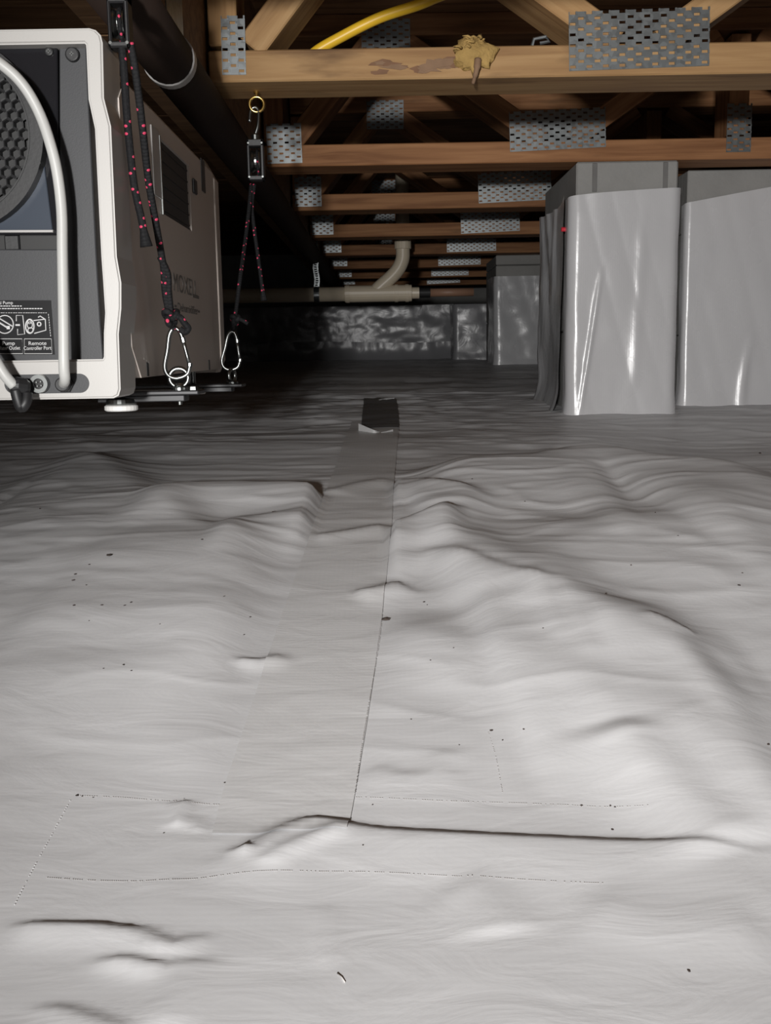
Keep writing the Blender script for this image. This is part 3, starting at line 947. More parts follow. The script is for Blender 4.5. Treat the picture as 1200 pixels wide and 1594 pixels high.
def fibre_tuft():
    c = at(742, 98, 1.3570)
    t = thing('insulation_tuft', (c.x, 1.3630, HB+0.012), 'ragged yellow fibre insulation tuft caught on the nearest chord', 'insulation')
    rnd = random.Random(9)
    bm = NB()
    n, mrow = 22, 12
    rows = []
    for j in range(mrow+1):
        th = math.pi*j/mrow
        row = []
        for i in range(n):
            ph = 2*math.pi*i/n
            d = Vector((math.sin(th)*math.cos(ph), math.sin(th)*math.sin(ph)*0.36, math.cos(th)))
            rr = 1+0.45*float(fbm(np.array([d.x*2.6+3]), np.array([d.z*2.6+d.y*2]), 3, 3)[0])
            row.append(bm.verts.new((c.x-0.002 + d.x*0.024*rr, 1.3620 + d.y*0.03*rr, HB+0.026+d.z*0.021*rr)))
        rows.append(row)
    for a, b in zip(rows, rows[1:]):
        for i in range(n):
            bm.faces.new((a[i], a[(i+1) % n], b[(i+1) % n], b[i]))
    bmesh.ops.remove_doubles(bm, verts=bm.verts, dist=1e-5)
    obj('fibre_clump', bm, M['foam'], t, smooth=True)
    bm = NB()
    for k in range(46):
        a = rnd.uniform(1.1, math.pi)
        p = Vector((c.x+math.cos(a)*rnd.uniform(.006, .022), 1.3570+rnd.uniform(-.008, .010), HB+0.030+math.sin(a)*rnd.uniform(.004, .016)))
        q = p + Vector((rnd.uniform(-.013, -.002), rnd.uniform(-.005, .002), rnd.uniform(-.003, .004)))
        tube(bm, [p, p.lerp(q, .5)+Vector((0, -.001, .0015)), q], [.0022, .0015, .0004], 5)
    obj('fibre_wisp', bm, M['foam'], t, smooth=True, kind='stuff')
    bm = NB(); tube(bm, smooth_path([at(744, 92, 1.3540), at(742, 108, 1.3510), at(739, 120, 1.3540), at(736, 131, 1.3610)], 5), [.0045]*5+[.0034]*5+[.0024]*5+[.0008], 8)
    obj('fibre_strand', bm, M['paper'], t, smooth=True)
    # torn flakes of tan backing stuck to the face of the chord, left of the tuft
    for k in range(16):
        px = rnd.uniform(588, 722); py = 104 - (px-588)*0.03 + rnd.uniform(-12, 9)
        g = at(px, py, 1.3645)
        n = 11; L_ = rnd.uniform(.009, .022); H_ = rnd.uniform(.0025, .0065)
        pts = []
        for i in range(n):
            a = 2*math.pi*i/n; e = rnd.uniform(.45, 1.1)
            pts.append((g.x+math.cos(a)*L_*e, min(max(g.z+math.sin(a)*H_*e, HB+.002), HB+TH-.001)))
        bm = NB(); prism(bm, pts, 'y', 1.3650-rnd.uniform(.0006, .0016), 1.3652); obj('backing_flake', bm, M['paper'] if k % 3 else M['stain'], t)
fibre_tuft()

def bent_clip():
    p = at(846, 69, 1.3650)
    z = HB+TH
    bm = NB()
    tube(bm, [V(p.x-0.013, 1.3730, z+0.0015), V(p.x-0.011, 1.3720, z+0.009), V(p.x+0.004, 1.3730, z+0.012), V(p.x+0.009, 1.3750, z+0.007), V(p.x-0.003, 1.3760, z+0.005)], 0.0022, 6)
    o = obj('metal_clip', bm, M['galv'], None); tag(o, 'tiny bent metal clip on the nearest chord beside its big plate', 'clip')
bent_clip()

def dark_pipe():
    # dark pipe running away overhead, just under the chords
    x, z, r = -0.222, HB-0.028, 0.0265
    t = thing('drain_pipe', (x, 1.6, z), 'dark brown pipe with grey coupling running away above the dehumidifier', 'pipe')
    bm = NB(); tube(bm, [V(x, 0.90+0.2*k, z) for k in range(28)], r, 24); obj('pipe', bm, M['duct'], t, smooth=True)
    bm = NB()
    ys = [1.150, 1.151, 1.165, 1.166]; 
    tube(bm, [V(x, a, z) for a in ys], [r, r+0.0015, r+0.0015, r], 28); obj('coupling', bm, M['greyring'], t, smooth=False)
dark_pipe()

def cream_drain():
    Y = 3.46
    a = at(300, 459, Y); b = at(560, 457.5, Y); c = at(650, 456, Y)
    r = 0.0235
    t = thing('plastic_drain', (b.x, Y, b.z-r), 'cream plastic drain pipe with angled branch and brown stub, far back', 'pipe')
    z = b.z
    bm = NB(); tube(bm, [V(-1.9, Y, z), V(-1.0, Y, z), V(b.x-.02, Y, z)], r, 20); obj('main_pipe', bm, M['pvc'], t, smooth=True)
    bm = NB(); tube(bm, [V(b.x-.05, Y, z), V(b.x-.049, Y, z), V(c.x-.02, Y, z), V(c.x-.019, Y, z)], [r, r+.0035, r+.0035, r], 20)
    w = obj('wye_fitting', bm, M['pvc'], t, smooth=False)
    for xx in (b.x-.04, c.x-.035, c.x-.07):
        bm = NB(); tube(bm, [V(xx-.006, Y, z), V(xx-.0055, Y, z), V(xx+.0055, Y, z), V(xx+.006, Y, z)], [r+.002, r+.0055, r+.0055, r+.002], 20); obj('collar', bm, M['pvc'], w)
    bm = NB(); tube(bm, [V(c.x-.02, Y, z), V(c.x+.005, Y, z), V(c.x+.006, Y, z), V(c.x+.012, Y, z)], [r*.8, r*.8, r*.5, r*.5], 16); obj('end_plug', bm, M['pvc'], t)
    p0 = at(588, 450, Y); p1 = at(615, 425, Y); p2 = at(626, 405, Y); p3 = at(627, 385, Y); p4 = at(625, 250, Y)
    bm = NB(); tube(bm, smooth_path([V(p0.x-.01, Y, z), p0, p1, p2, p3], 6), r*.98, 18); e = obj('elbow', bm, M['pvc'], t, smooth=True)
    bm = NB(); tube(bm, [p3+V(0,0,-.02), V(p3.x, Y, HT-0.02)], r*.93, 18); obj('riser', bm, M['pvc'], t, smooth=True)
    bm = NB(); tube(bm, [p3+V(0,0,-.006), p3+V(0,0,-.005), p3+V(0,0,.022), p3+V(0,0,.023)], [r*.95, r+.004, r+.004, r*.95], 18); obj('collar', bm, M['pvc'], e)
    # reddish brown stub joined on with a dark rubber coupling
    xa, xb = at(668, 453, Y).x, at(737, 452.5, Y).x
    bm = NB(); tube(bm, [V(xa-.01, Y, z), V(xb, Y, z)], 0.0135, 16); obj('stub_pipe', bm, M['copper'], t, smooth=True, label='reddish brown pipe stub')
    bm = NB(); tube(bm, [V(c.x+.006, Y, z), V(c.x+.007, Y, z), V(xa+.003, Y, z), V(xa+.004, Y, z)], [.012, .0165, .0165, .012], 16); obj('rubber_coupling', bm, M['black'], t, smooth=False)
    # galvanised strap that carries the drain
    p = at(491, 380, Y); x = p.x
    t3 = thing('pipe_strap', (x, Y, z-r), 'thin punched metal hanger strap holding the cream drain pipe', 'strap')
    bm = NB()
    n = 22
    top = HB+0.03
    zz = [z+r+0.002+(top-z-r)*k/n for k in range(n+1)]
    for k in range(n):
        h = zz[k+1]-zz[k]
        dx = 0.002*math.sin(k*.6)
        box(bm, (x-.009+dx, Y-.001, zz[k]), (x-.004+dx, Y+.001, zz[k+1]))
        box(bm, (x+.004+dx, Y-.001, zz[k]), (x+.009+dx, Y+.001, zz[k+1]))
        box(bm, (x-.004+dx, Y-.001, zz[k]), (x+.004+dx, Y+.001, zz[k]+h*.45))
    obj('strap_band', bm, M['galv'], t3)
    bm = NB()
    prof = [(r+.0008)*1.0]
    rr = r+0.002
    A = [bm.verts.new((x-.009, Y+rr*math.cos(q*math.pi/12), z+rr*math.sin(q*math.pi/12))) for q in range(24)]
    B = [bm.verts.new((x+.009, Y+rr*math.cos(q*math.pi/12), z+rr*math.sin(q*math.pi/12))) for q in range(24)]
    for q in range(24): bm.faces.new((A[q], A[(q+1) % 24], B[(q+1) % 24], B[q]))
    bmesh.ops.solidify(bm, geom=bm.faces, thickness=0.001)
    obj('strap_loop', bm, M['galv'], t3)
cream_drain()

# ------------------------------------------------------------------ dehumidifier
XS = at(161, 152, 0.83).x            # right flank of the front frame
FY = 0.83
def Q(px, py, Y=FY):
    p = at(px, py, Y); return (p.x, p.z)

def text_part(name, s, size, mtl, parent, M4, align='LEFT', xs=1.0, label=None):
    cu = bpy.data.curves.new(name, 'FONT')
    cu.body = s; cu.size = size; cu.align_x = align; cu.extrude = 0.0002
    to = bpy.data.objects.new(name+'_tmp', cu); COL.objects.link(to)
    bpy.context.view_layer.update()
    dg = bpy.context.evaluated_depsgraph_get()
    me = bpy.data.meshes.new_from_object(to.evaluated_get(dg))
    bpy.data.objects.remove(to, do_unlink=True)
    me.transform(Matrix.Diagonal((xs, 1, 1, 1)))
    me.transform(M4)
    me.transform(Matrix.Translation(-origin(parent)))
    me.materials.clear(); me.materials.append(mtl)
    o = bpy.data.objects.new(name, me); COL.objects.link(o); o.parent = parent; ORI[o.name] = origin(parent)
    if label: o['label'] = label
    return o

def dehumidifier():
    BACK = 1.375
    xl = XS - 0.292                    # left flank (out of frame)
    zb = at(100, 621, FY).z; zt = at(80, 43, FY).z
    t = thing('dehumidifier', ((xl+XS)/2, 1.1, zb), 'white and charcoal crawl space dehumidifier hanging from cords at upper left', 'dehumidifier')
    cx = (xl+XS)/2
    mir = lambda pts: pts + [(2*cx-x, z) for x, z in reversed(pts)]
    # front frame: outline measured down the right flank, mirrored to the left one
    o_r = [Q(138, 43), Q(148, 46), Q(156, 54), Q(159, 66), Q(161, 152), Q(172, 196), Q(181, 399), Q(188, 440), Q(188, 480), Q(184, 520), Q(187, 606), Q(184, 616), Q(176, 620)]
    i_r = [Q(131, 67), Q(132, 68), Q(133, 69), Q(133.5, 75), Q(137, 154), Q(147, 200), Q(157, 399), Q(160, 440), Q(163, 487), Q(161, 519), Q(161, 555), Q(160, 558), Q(159, 559)]
    bm = NB()
    frame_prism(bm, mir(o_r), mir(i_r), FY, FY+0.052, FY+0.022)
    es = [e for e in bm.edges if all(abs(v.co.y-FY) < 1e-6 for v in e.verts) and e.is_manifold and any(abs(l.face.normal.y) < 0.5 for l in e.link_loops)]
    bmesh.ops.bevel(bm, geom=es, offset=0.0016, segments=3, affect='EDGES')
    fr = obj('front_frame', bm, M['bezel'], t)
    # lower taper of the frame behind (closed skirt towards the body)
    Y1 = FY+0.052
    xb = XS - 0.0005
    # body shell
    zb2, zt2 = at(220, 590, 0.885).z, zt - 0.008
    bm = NB(); prism(bm, [(xl+.004, zb2+.012), (xl+.012, zb2), (xb-.010, zb2), (xb-.002, zb2+.010), (xb-.002, zt2-.014), (xb-.012, zt2), (xl+.012, zt2), (xl+.004, zt2-.014)], 'y', Y1-0.006, BACK-0.03, 0.001, 1)
    body = obj('body_shell', bm, M['side'], t)
    # front frame's flank sleeve, tapering to the body
    # side panel standing proud of the shell with the window cut out
    def SQ(px, py, X=xb+0.0015):
        # point on the flank plane seen at a pixel -> (y, z)
        d = F + R*((px-600)/FPX) - U*((py-797)/FPX)
        k = (X-CAM.x)/d.x
        p = CAM + d*k
        return (p.y, p.z)
    y0 = 0.882; y1 = BACK-0.032
    out = [SQ(191, 131), SQ(184.5, 152), SQ(192, 295), SQ(196.5, 399), SQ(205, 540), SQ(220, 588), (y1, zb2+.001), (y1, zt2-.016)]
    # window
    w = [SQ(246, 212), SQ(251, 330), SQ(298, 361), SQ(294, 258)]
    wy0, wy1 = (w[0][0]+w[1][0])/2, (w[2][0]+w[3][0])/2
    wz0, wz1 = (w[1][1]+w[2][1])/2, (w[0][1]+w[3][1])/2
    XA, XB = xb-0.002, xb+0.0018
    top = (out[0][0]+.004, zt2-.016)
    pieces = [
        [top, out[0], out[1], out[2], out[3], (out[4][0], wz0), (wy0, wz0), (wy0, wz1), (wy0, zt2-.016)],
        [(wy0, zt2-.016), (wy0, wz1), (wy1, wz1), (wy1, zt2-.016)],
        [(wy1, zt2-.016), (wy1, wz0), (y1, wz0), (y1, zt2-.016)],
        [(out[4][0], wz0), out[4], out[5], (y1, zb2+.001), (y1, wz0)],
    ]
    def cut(zc):
        for a_, b_ in zip(out[1:5], out[2:6]):
            if a_[1] >= zc >= b_[1]:
                k_ = (a_[1]-zc)/(a_[1]-b_[1]); return (a_[0]+(b_[0]-a_[0])*k_, zc)
    cz = cut(wz0)
    left = [p for p in out[1:6] if p[1] > wz0]; rest = [p for p in out[1:6] if p[1] <= wz0]
    pieces[0] = [top, out[0]] + left + [cz, (wy0, wz0), (wy0, wz1), (wy0, zt2-.016)]
    bm = NB()
    bmx = NB()
    verts = {}
    def vv(p, X):
        k = (round(p[0], 5), round(p[1], 5), round(X, 5))
        if k not in verts: verts[k] = bm.verts.new((X, p[0], p[1]))
        return verts[k]
    pieces[3] = [cz] + rest + [(y1, zb2+.001), (y1, wz0), (wy1, wz0), (wy0, wz0)]
    cnt = {}
    for pc in pieces:
        bm.faces.new([vv(p, XB) for p in pc])
        n = len(pc)
        for i in range(n):
            a, b = pc[i], pc[(i+1) % n]
            ka = tuple(round(q, 5) for q in a); kb = tuple(round(q, 5) for q in b)
            if (kb, ka) in cnt: cnt.pop((kb, ka))
            else: cnt[(ka, kb)] = (a, b)
    for a, b in cnt.values():
        bm.faces.new((vv(a, XB), vv(b, XB), vv(b, XA), vv(a, XA)))
    bmesh.ops.recalc_face_normals(bm, faces=bm.faces)
    sp = obj('side_panel', bm, M['side'], t)
    bmx.free()
    # dark outlet opening, recessed
    bm = NB(); box(bm, (xb-.0018, wy0, wz0), (xb-.0010, wy1, wz1)); ow = obj('outlet_window', bm, M['black'], t)
    for k in range(6):
        zz = wz0+(wz1-wz0)*(k+.5)/6
        bm = NB(); box(bm, (xb-.0012, wy0, zz-.0008), (xb-.0002, wy1, zz+.0008)); obj('louvre', bm, M['black'], ow)
    ly0, lz0 = SQ(234, 320); ly1, lz1 = SQ(246, 210)
    bm = NB(); box(bm, (XB, wy0-.034, wz0+.012), (XB+.0012, wy0-.001, wz1+.004), .0006, 1); obj('edge_label', bm, M['greyring'], sp, label='grey strip label beside the dark opening')
    bm = NB(); box(bm, (XB, wy0-.0012, wz0-.002), (XB+.0022, wy0+.0012, wz1+.001), .0005, 1); obj('window_trim', bm, M['chrome'], sp)
    p = SQ(300, 290); bm = NB(); box(bm, (XB, p[0]-.006, p[1]-.008), (XB+.003, p[0]+.012, p[1]+.008), .001, 1); obj('latch', bm, M['dkgrey'], sp)
    p = SQ(315, 269); bm = NB(); box(bm, (XB, p[0]-.012, p[1]-.022), (XB+.0008, p[0]+.012, p[1]+.015)); obj('sticker', bm, M['grey'], sp)
    for px, py in ((229, 575), (325, 568)):
        p = SQ(px, py); bm = NB(); box(bm, (XB, p[0]-.004, p[1]-.006), (XB+.0006, p[0]+.004, p[1]+.006), .0002, 1); obj('slot', bm, M['black'], sp)
    # lettering on the flank (reads from the right side)
    def flank(px, py):
        p = SQ(px, py)
        return Matrix.Translation((XB+.0002, p[0], p[1])) @ Matrix(((0,0,1,0),(1,0,0,0),(0,1,0,0),(0,0,0,1)))
    a, b = SQ(269, 452), SQ(309, 462)
    text_part('lettering', 'MOXELL', 0.026, M['dkprint'], sp, flank(269, 452), 'LEFT', 1.48*(b[0]-a[0])/0.156, label='dark brand lettering')
    a, b = SQ(299, 460), SQ(309, 463)
    bm = NB(); box(bm, (XB, a[0], a[1]-.002), (XB+.0003, b[0], a[1]+.0015)); obj('underline', bm, M['dkprint'], sp)
    a = SQ(278, 487); b = SQ(305, 489)
    text_part('lettering', 'Dehumidifier', 0.0125, M['dkprint'], sp, flank(276, 484), 'LEFT', 1.75, label='small dark lettering')
    for px, py in ((272.5, 476.5), (309, 485)):
        p = SQ(px, py); bm = NB(); box(bm, (XB, p[0]-.008, p[1]-.0012), (XB+.0003, p[0]+.006, p[1]+.0012)); obj('dash', bm, M['dkprint'], sp)
    # back frame, a little proud
    bm = NB(); prism(bm, [(xl-.002, zb2-.004), (XS-.004, zb2-.004), (XS+.003, zb2+.012), (XS+.003, zt2-.022), (XS-.010, zt2+.002), (xl+.01, zt2+.002), (xl-.002, zt2-.02)], 'y', y1, BACK, 0.002, 2)
    obj('back_frame', bm, M['side'], t)
    # ---- front panels
    PY = FY+0.014
    # vertical charcoal panel and lower charcoal panel
    pr = [Q(92, 66, PY), Q(134, 66, PY), Q(137.5, 154, PY), Q(150, 399, PY), Q(156, 500, PY), Q(161, 562, PY), Q(60, 562, PY), Q(-230, 562, PY), Q(-230, 388, PY), Q(93, 388, PY)]
    bm = NB(); prism(bm, pr, 'y', PY, PY+0.02, 0.0008, 1); pn = obj('control_panel', bm, M['grey'], t)
    # dark slot under the fan box
    bm = NB(); prism(bm, [Q(-230, 358, PY), Q(92, 358, PY), Q(93, 390, PY), Q(-230, 390, PY)], 'y', PY+.006, PY+.016); obj('recess_strip', bm, M['black'], t)
    p = Q(20, 377, PY); bm = NB(); box(bm, (p[0]-.008, PY+.003, p[1]-.006), (p[0]+.004, PY+.008, p[1]+.006), .001, 1); obj('clip', bm, M['blackpl'], pn)
    # fan box
    bm = NB(); prism(bm, [Q(-230, 66, PY), Q(90, 66, PY), Q(93, 366, PY), Q(-230, 366, PY)], 'y', PY-.002, PY+.012, .0015, 2); fb = obj('fan_box', bm, M['gloss'], t)
    fc = Q(-70, 214, PY); r = 0.0735
    # tinted plate: bluish reflection put into the colour of the fan box corner
    bm = NB(); prism(bm, [Q(-230, 275, PY), Q(70, 250, PY), Q(84, 360, PY), Q(-230, 362, PY)], 'y', PY-.0035, PY-.0018, .0006, 1); obj('reflection_plate', bm, M['blue_reflection'], fb)
    bm = NB(); prism(bm, [Q(-230, 360, PY), Q(86, 359, PY), Q(86, 363, PY), Q(-230, 364, PY)], 'y', PY-.006, PY-.002, .0004, 1); obj('lip', bm, M['greyring'], fb)
    bm = NB(); ring_prism(bm, fc, r-.010, r, PY-.014, PY-.001, 64)
    rg = obj('fan_ring', bm, M['blackpl'], t)
    bm = NB(); ring_prism(bm, fc, r-.0112, r-.0100, PY-.0148, PY-.006, 64); obj('ring_lip', bm, M['dkgrey'], rg)
    # honeycomb grille
    bm = NB()
    s = 0.0082; hx = s*math.sqrt(3)/2
    rows = int(2*r/hx)+2
    for j in range(-rows, rows+1):
        for i in range(-14, 15):
            x = i*s + (0.5*s if j % 2 else 0); z = j*hx
            if math.hypot(x, z) > r-.0135: continue
            O, I, IB = [], [], []
            for k in range(6):
                a = math.pi/6 + k*math.pi/3
                O.append(bm.verts.new((fc[0]+x+math.cos(a)*s*.578, PY-.0095, fc[1]+z+math.sin(a)*s*.578)))
                I.append(bm.verts.new((fc[0]+x+math.cos(a)*s*.43, PY-.0100, fc[1]+z+math.sin(a)*s*.43)))
                IB.append(bm.verts.new((fc[0]+x+math.cos(a)*s*.41, PY-.005, fc[1]+z+math.sin(a)*s*.41)))
            for k in range(6):
                q = (k+1) % 6
                bm.faces.new((O[k], O[q], I[q], I[k])); bm.faces.new((I[k], I[q], IB[q], IB[k]))
    bmesh.ops.recalc_face_normals(bm, faces=bm.faces)
    obj('grille', bm, M['dkgrey'], rg)
    bm = NB(); disc_prism(bm, fc, r-.008, 'y', PY-.0042, PY-.0025, 48); obj('fan_well', bm, M['black'], rg)
    # screws
    for px, py, host, rr in ((78, 82, fb, .0035), (114, 86, pn, .0055)):
        c = Q(px, py, PY)
        bm = NB(); disc_prism(bm, c, rr, 'y', PY-.0042, PY+.002, 18, .0012); sc = obj('screw', bm, M['blackpl'], host)
        bm = NB(); box(bm, (c[0]-.0016, PY-.0046, c[1]-.0004), (c[0]+.0016, PY-.0041, c[1]+.0004)); box(bm, (c[0]-.0004, PY-.0046, c[1]-.0016), (c[0]+.0004, PY-.0041, c[1]+.0016))
        obj('screw_slot', bm, M['chrome'], host)
    # decal
    dl = [Q(-150, 467.5, PY), Q(79.5, 467.5, PY), Q(85.5, 552, PY), Q(-150, 552, PY)]
    bm = NB(); prism(bm, dl, 'y', PY-.0006, PY+.001); dc = obj('decal', bm, M['decal'], pn, label='black instruction decal with white line drawings')
    E = Matrix(((1,0,0,0),(0,0,-1,0),(0,1,0,0),(0,0,0,1)))
    def T(px, py): 
        p = Q(px, py, PY); return Matrix.Translation((p[0], PY-.0008, p[1])) @ E
    text_part('lettering', 'nal Pump', 0.0036, M['print'], dc, T(21, 473.5), 'RIGHT')
    text_part('lettering', 'Remote', 0.0042, M['print'], dc, T(59, 537), 'CENTER', 1.1)
    text_part('lettering', 'Controller Port', 0.0042, M['print'], dc, T(59, 544.5), 'CENTER', .83)
    text_part('lettering', 'Pump', 0.0042, M['print'], dc, T(14, 537), 'CENTER', 1.1)
    text_part('lettering', 'Water Outlet', 0.0042, M['print'], dc, T(14, 544.5), 'CENTER', .8)
    lines = []
    def stroke(pts, wd=.0004, closed=False, nm='line_art'):
        bm = NB(); P = [V(Q(*p, PY)[0], PY-.0008, Q(*p, PY)[1]) for p in pts]
        tube(bm, P, wd, 5, closed, not closed, False); obj(nm, bm, M['print'], dc)
    def dashes(x0, x1, y, n, wd):
        bm = NB(); rnd = random.Random(n)
        for k in range(n):
            a = x0+(x1-x0)*k/n; b = a+(x1-x0)/n*rnd.uniform(.55, .9)
            pa, pb = Q(a, y, PY), Q(b, y, PY)
            box(bm, (pa[0], PY-.0009, pa[1]-wd), (pb[0], PY-.0005, pa[1]+wd))
        obj('fine_print', bm, M['print'], dc, kind='stuff')
    dashes(-60, 36, 476.5, 22, .00035); dashes(-60, 67, 480.5, 30, .00035)
    dashes(-10, 75, 487, 22, .00018)
    bmv = NB()
    for k in range(9):
        pa = Q(76+k*.4, 490+k*4, PY); box(bmv, (pa[0]-.0002, PY-.0009, pa[1]-.0008), (pa[0]+.0002, PY-.0005, pa[1]+.0006))
    obj('fine_print', bmv, M['print'], dc, kind='stuff')
    circ = lambda cx_, cy_, rx, ry, n=20, a0=0, a1=360: [(cx_+rx*math.cos(math.radians(a0+(a1-a0)*k/n)), cy_+ry*math.sin(math.radians(a0+(a1-a0)*k/n))) for k in range(n + (0 if a1-a0 == 360 else 1))]
    stroke(circ(8, 505, 13.5, 14), .0005, True); stroke([(-3, 494), (20, 508)], .0006); stroke([(-4, 500), (12, 510)], .0008)
    p = Q(13.5, 510, PY); bm = NB(); box(bm, (p[0]-.0013, PY-.001, p[1]-.0013), (p[0]+.0013, PY-.0005, p[1]+.0013)); obj('line_art', bm, M['print'], dc)
    stroke([(26, 500), (26, 491), (36, 491), (39, 520), (28, 521), (28, 512)], .0004)
    stroke([(25, 506), (32, 506)], .0009)
    stroke(circ(47, 508, 6.5, 11), .0006, True); stroke(circ(47, 506, 4, 5), .0004, True); stroke(circ(48, 514, 4, 4), .0004, True); stroke(circ(46.5, 501, 3, 3, 12), .0003, True)
    stroke([(53, 499), (70, 497), (63, 492), (60, 494)], .0005); stroke([(63, 492), (71, 497), (72, 514), (54, 519)], .0005); stroke(circ(61.5, 504.5, 2.8, 3, 10), .0006, True)
    for a, b in ((38.5, 80.5), (-60, 35)):
        stroke([(a, 527.5), (b, 527.5), (b+1, 550.5), (a, 550.5)], .0003, True)
    # pill shaped port plate on the lower rail
    zc = Q(100, 597)[1]; hh = Q(100, 582)[1]-zc
    xa, xr = Q(22, 597)[0], Q(139, 597)[0]
    pts = [(xr-hh+hh*math.cos(math.radians(a)), zc+hh*math.sin(math.radians(a))) for a in range(-90, 91, 12)] + [(xa+hh*math.cos(math.radians(a)), zc+hh*math.sin(math.radians(a))) for a in range(90, 271, 12)]
    bm = NB(); prism(bm, pts, 'y', FY-.0006, FY+.004); pp = obj('port_plate', bm, M['grey'], fr, label='grey pill shaped connector plate')
    # four pin socket
    c = Q(65, 597)
    bm = NB(); ring_prism(bm, c, .0042, .0072, FY-.0085, FY+.002, 28); so = obj('pin_socket', bm, M['chrome'], fr, label='silver four pin socket')
    bm = NB(); disc_prism(bm, c, .0043, 'y', FY-.004, FY-.001, 20); obj('socket_insert', bm, M['black'], fr)
    for dx, dz in ((-.0018, .0012), (.0016, .0016), (.0018, -.0014), (-.0012, -.0018)):
        bm = NB(); disc_prism(bm, (c[0]+dx, c[1]+dz), .0006, 'y', FY-.0075, FY-.003, 8); obj('pin', bm, M['chrome'], fr)
    # gland with the white cord
    c = Q(102.5, 598)
    bm = NB(); disc_prism(bm, c, .0072, 'y', FY-.004, FY+.001, 6, .0008); gl = obj('gland_nut', bm, M['blackpl'], fr)
    bm = NB(); disc_prism(bm, (c[0], c[1]), .0057, 'y', FY-.011, FY-.003, 20, .001); obj('gland_cap', bm, M['blackpl'], fr)
    cp = [(c[0], FY-.006, c[1])] + [tuple(at(px, py, y)) for px, py, y in ((101, 590, .811), (99.5, 570, .807), (99, 520, .808), (98, 450, .811), (97, 390, .813), (96, 330, .814), (90, 275, .813), (80, 230, .812), (63, 180, .812), (40, 138, .809), (12, 108, .805), (-25, 86, .80), (-80, 80, .80), (-130, 110, .802), (-165, 190, .806), (-180, 300, .81), (-185, 420, .815), (-180, 520, .82))]
    bm = NB(); tube(bm, smooth_path(cp, 7), .0041, 14); obj('power_cord', bm, M['cord'], t, smooth=True, label='white cord looped up from the gland')
    # second cord coming in at the left with a black plug
    pl = at(38, 612, .812)
    cp = [at(-70, 480, .806), at(-35, 520, .803), at(-12, 552, .802), at(6, 582, .803), at(22, 601, .806)]
    bm = NB(); tube(bm, smooth_path(cp, 7), .0042, 14); c2 = obj('sensor_cord', bm, M['cord'], t, smooth=True)
    a, b = at(15, 600, .806), at(44, 604, .815)
    bm = NB(); tube(bm, [a, a.lerp(b, .3), a.lerp(b, .8), b], [.0045, .0075, .0075, .0055], 14); obj('plug', bm, M['blackpl'], c2)
    bm = NB(); tube(bm, smooth_path([at(24, 606, .806), at(28, 622, .806), at(33, 634, .807), at(40, 626, .808), at(42, 612, .811)], 5), .0045, 10); obj('plug_boot', bm, M['blackpl'], c2, smooth=True)
    c = Q(36, 594); bm = NB(); disc_prism(bm, c, .0022, 'y', FY-.006, FY, 12, .0006); obj('screw', bm, M['chrome'], fr)
    # ---- underside: levelling foot, brackets with eye nuts
    def foot(x, y):
        lathe_z = zb2
        bm = NB(); lathe(bm, (x, y), [(.0135, zb2-0.0300), (.0150, zb2-0.0290), (.0150, zb2-0.0255), (.0135, zb2-0.0245)], 24); ft = obj('levelling_foot', bm, M['white_rubber'], t, smooth=False)
        bm = NB(); lathe(bm, (x, y), [(.0130, zb2-0.0245), (.0138, zb2-0.0230), (.0130, zb2-0.0195), (.005, zb2-0.0180), (.003, zb2-0.0155), (.003, zb2+.001)], 24); obj('foot_cup', bm, M['chrome'], ft, smooth=False)
    p = at(189, 636, 0.945)
    foot(p.x, 0.945); foot(2*cx-p.x, 0.945); foot(p.x, 1.31); foot(2*cx-p.x, 1.31)
    def bracket(yc, x_end, z):
        bm = NB(); box(bm, (xl-.04, yc-.018, z-.004), (x_end, yc+.018, z), .001, 1); br = obj('hanging_bracket', bm, M['steel'], t)
        bm = NB(); box(bm, (XS-.05, yc-.012, z-.010), (x_end-.014, yc+.012, z-.0042), .0008, 1); obj('channel', bm, M['steel'], br)
        bm = NB(); box(bm, (XS-.06, yc-.015, z), (XS-.03, yc+.015, zb2+.001)); obj('spacer', bm, M['blackpl'], br)
        return br
    return t, bracket, zb2
DH, bracket, ZB2 = dehumidifier()

# ------------------------------------------------------------------ hanging tackle
def eye_ring(bm, c, r, w, tilt=0.0, n=24):
    pts = [c + V(math.cos(2*math.pi*k/n)*r*math.cos(tilt), math.cos(2*math.pi*k/n)*r*math.sin(tilt), math.sin(2*math.pi*k/n)*r) for k in range(n)]
    tube(bm, pts, w, 10, True)

def carabiner(name_label, top, bot, yaw, w, rad, flip=1):
    """pear shaped snap hook between two points"""
    L = (top-bot).length
    ax = (top-bot).normalized()
    sd = Vector((math.cos(yaw), math.sin(yaw), 0)); sd = (sd - ax*sd.dot(ax)).normalized()*flip
    t = thing('carabiner', tuple(bot), name_label, 'carabiner', 'snap hooks under the cords')
    loc = lambda u, v: bot + ax*(v*L) + sd*(u*w)
    spine = [(.30, .74), (.16, .93), (0, 1.0), (-.16, .95), (-.26, .82), (-.34, .55), (-.46, .26), (-.40, .09), (-.18, .0), (.12, .0), (.40, .08), (.50, .24)]
    bm = NB(); tube(bm, smooth_path([loc(*p) for p in spine], 6), rad, 10); b = obj('hook_body', bm, M['chrome'], t, smooth=True)
    bm = NB(); tube(bm, [loc(.27, .77), loc(.34, .6), loc(.42, .42), loc(.49, .25)], rad*.85, 10); g = obj('gate', bm, M['chrome'], t, smooth=True)
    bm = NB(); tube(bm, [loc(.505, .30), loc(.49, .235)], rad*1.25, 10); obj('gate_pin', bm, M['chrome'], g)
    bm = NB(); tube(bm, [loc(.26, .81), loc(.30, .72)], rad*1.25, 10); obj('gate_hinge', bm, M['chrome'], g)
    return t

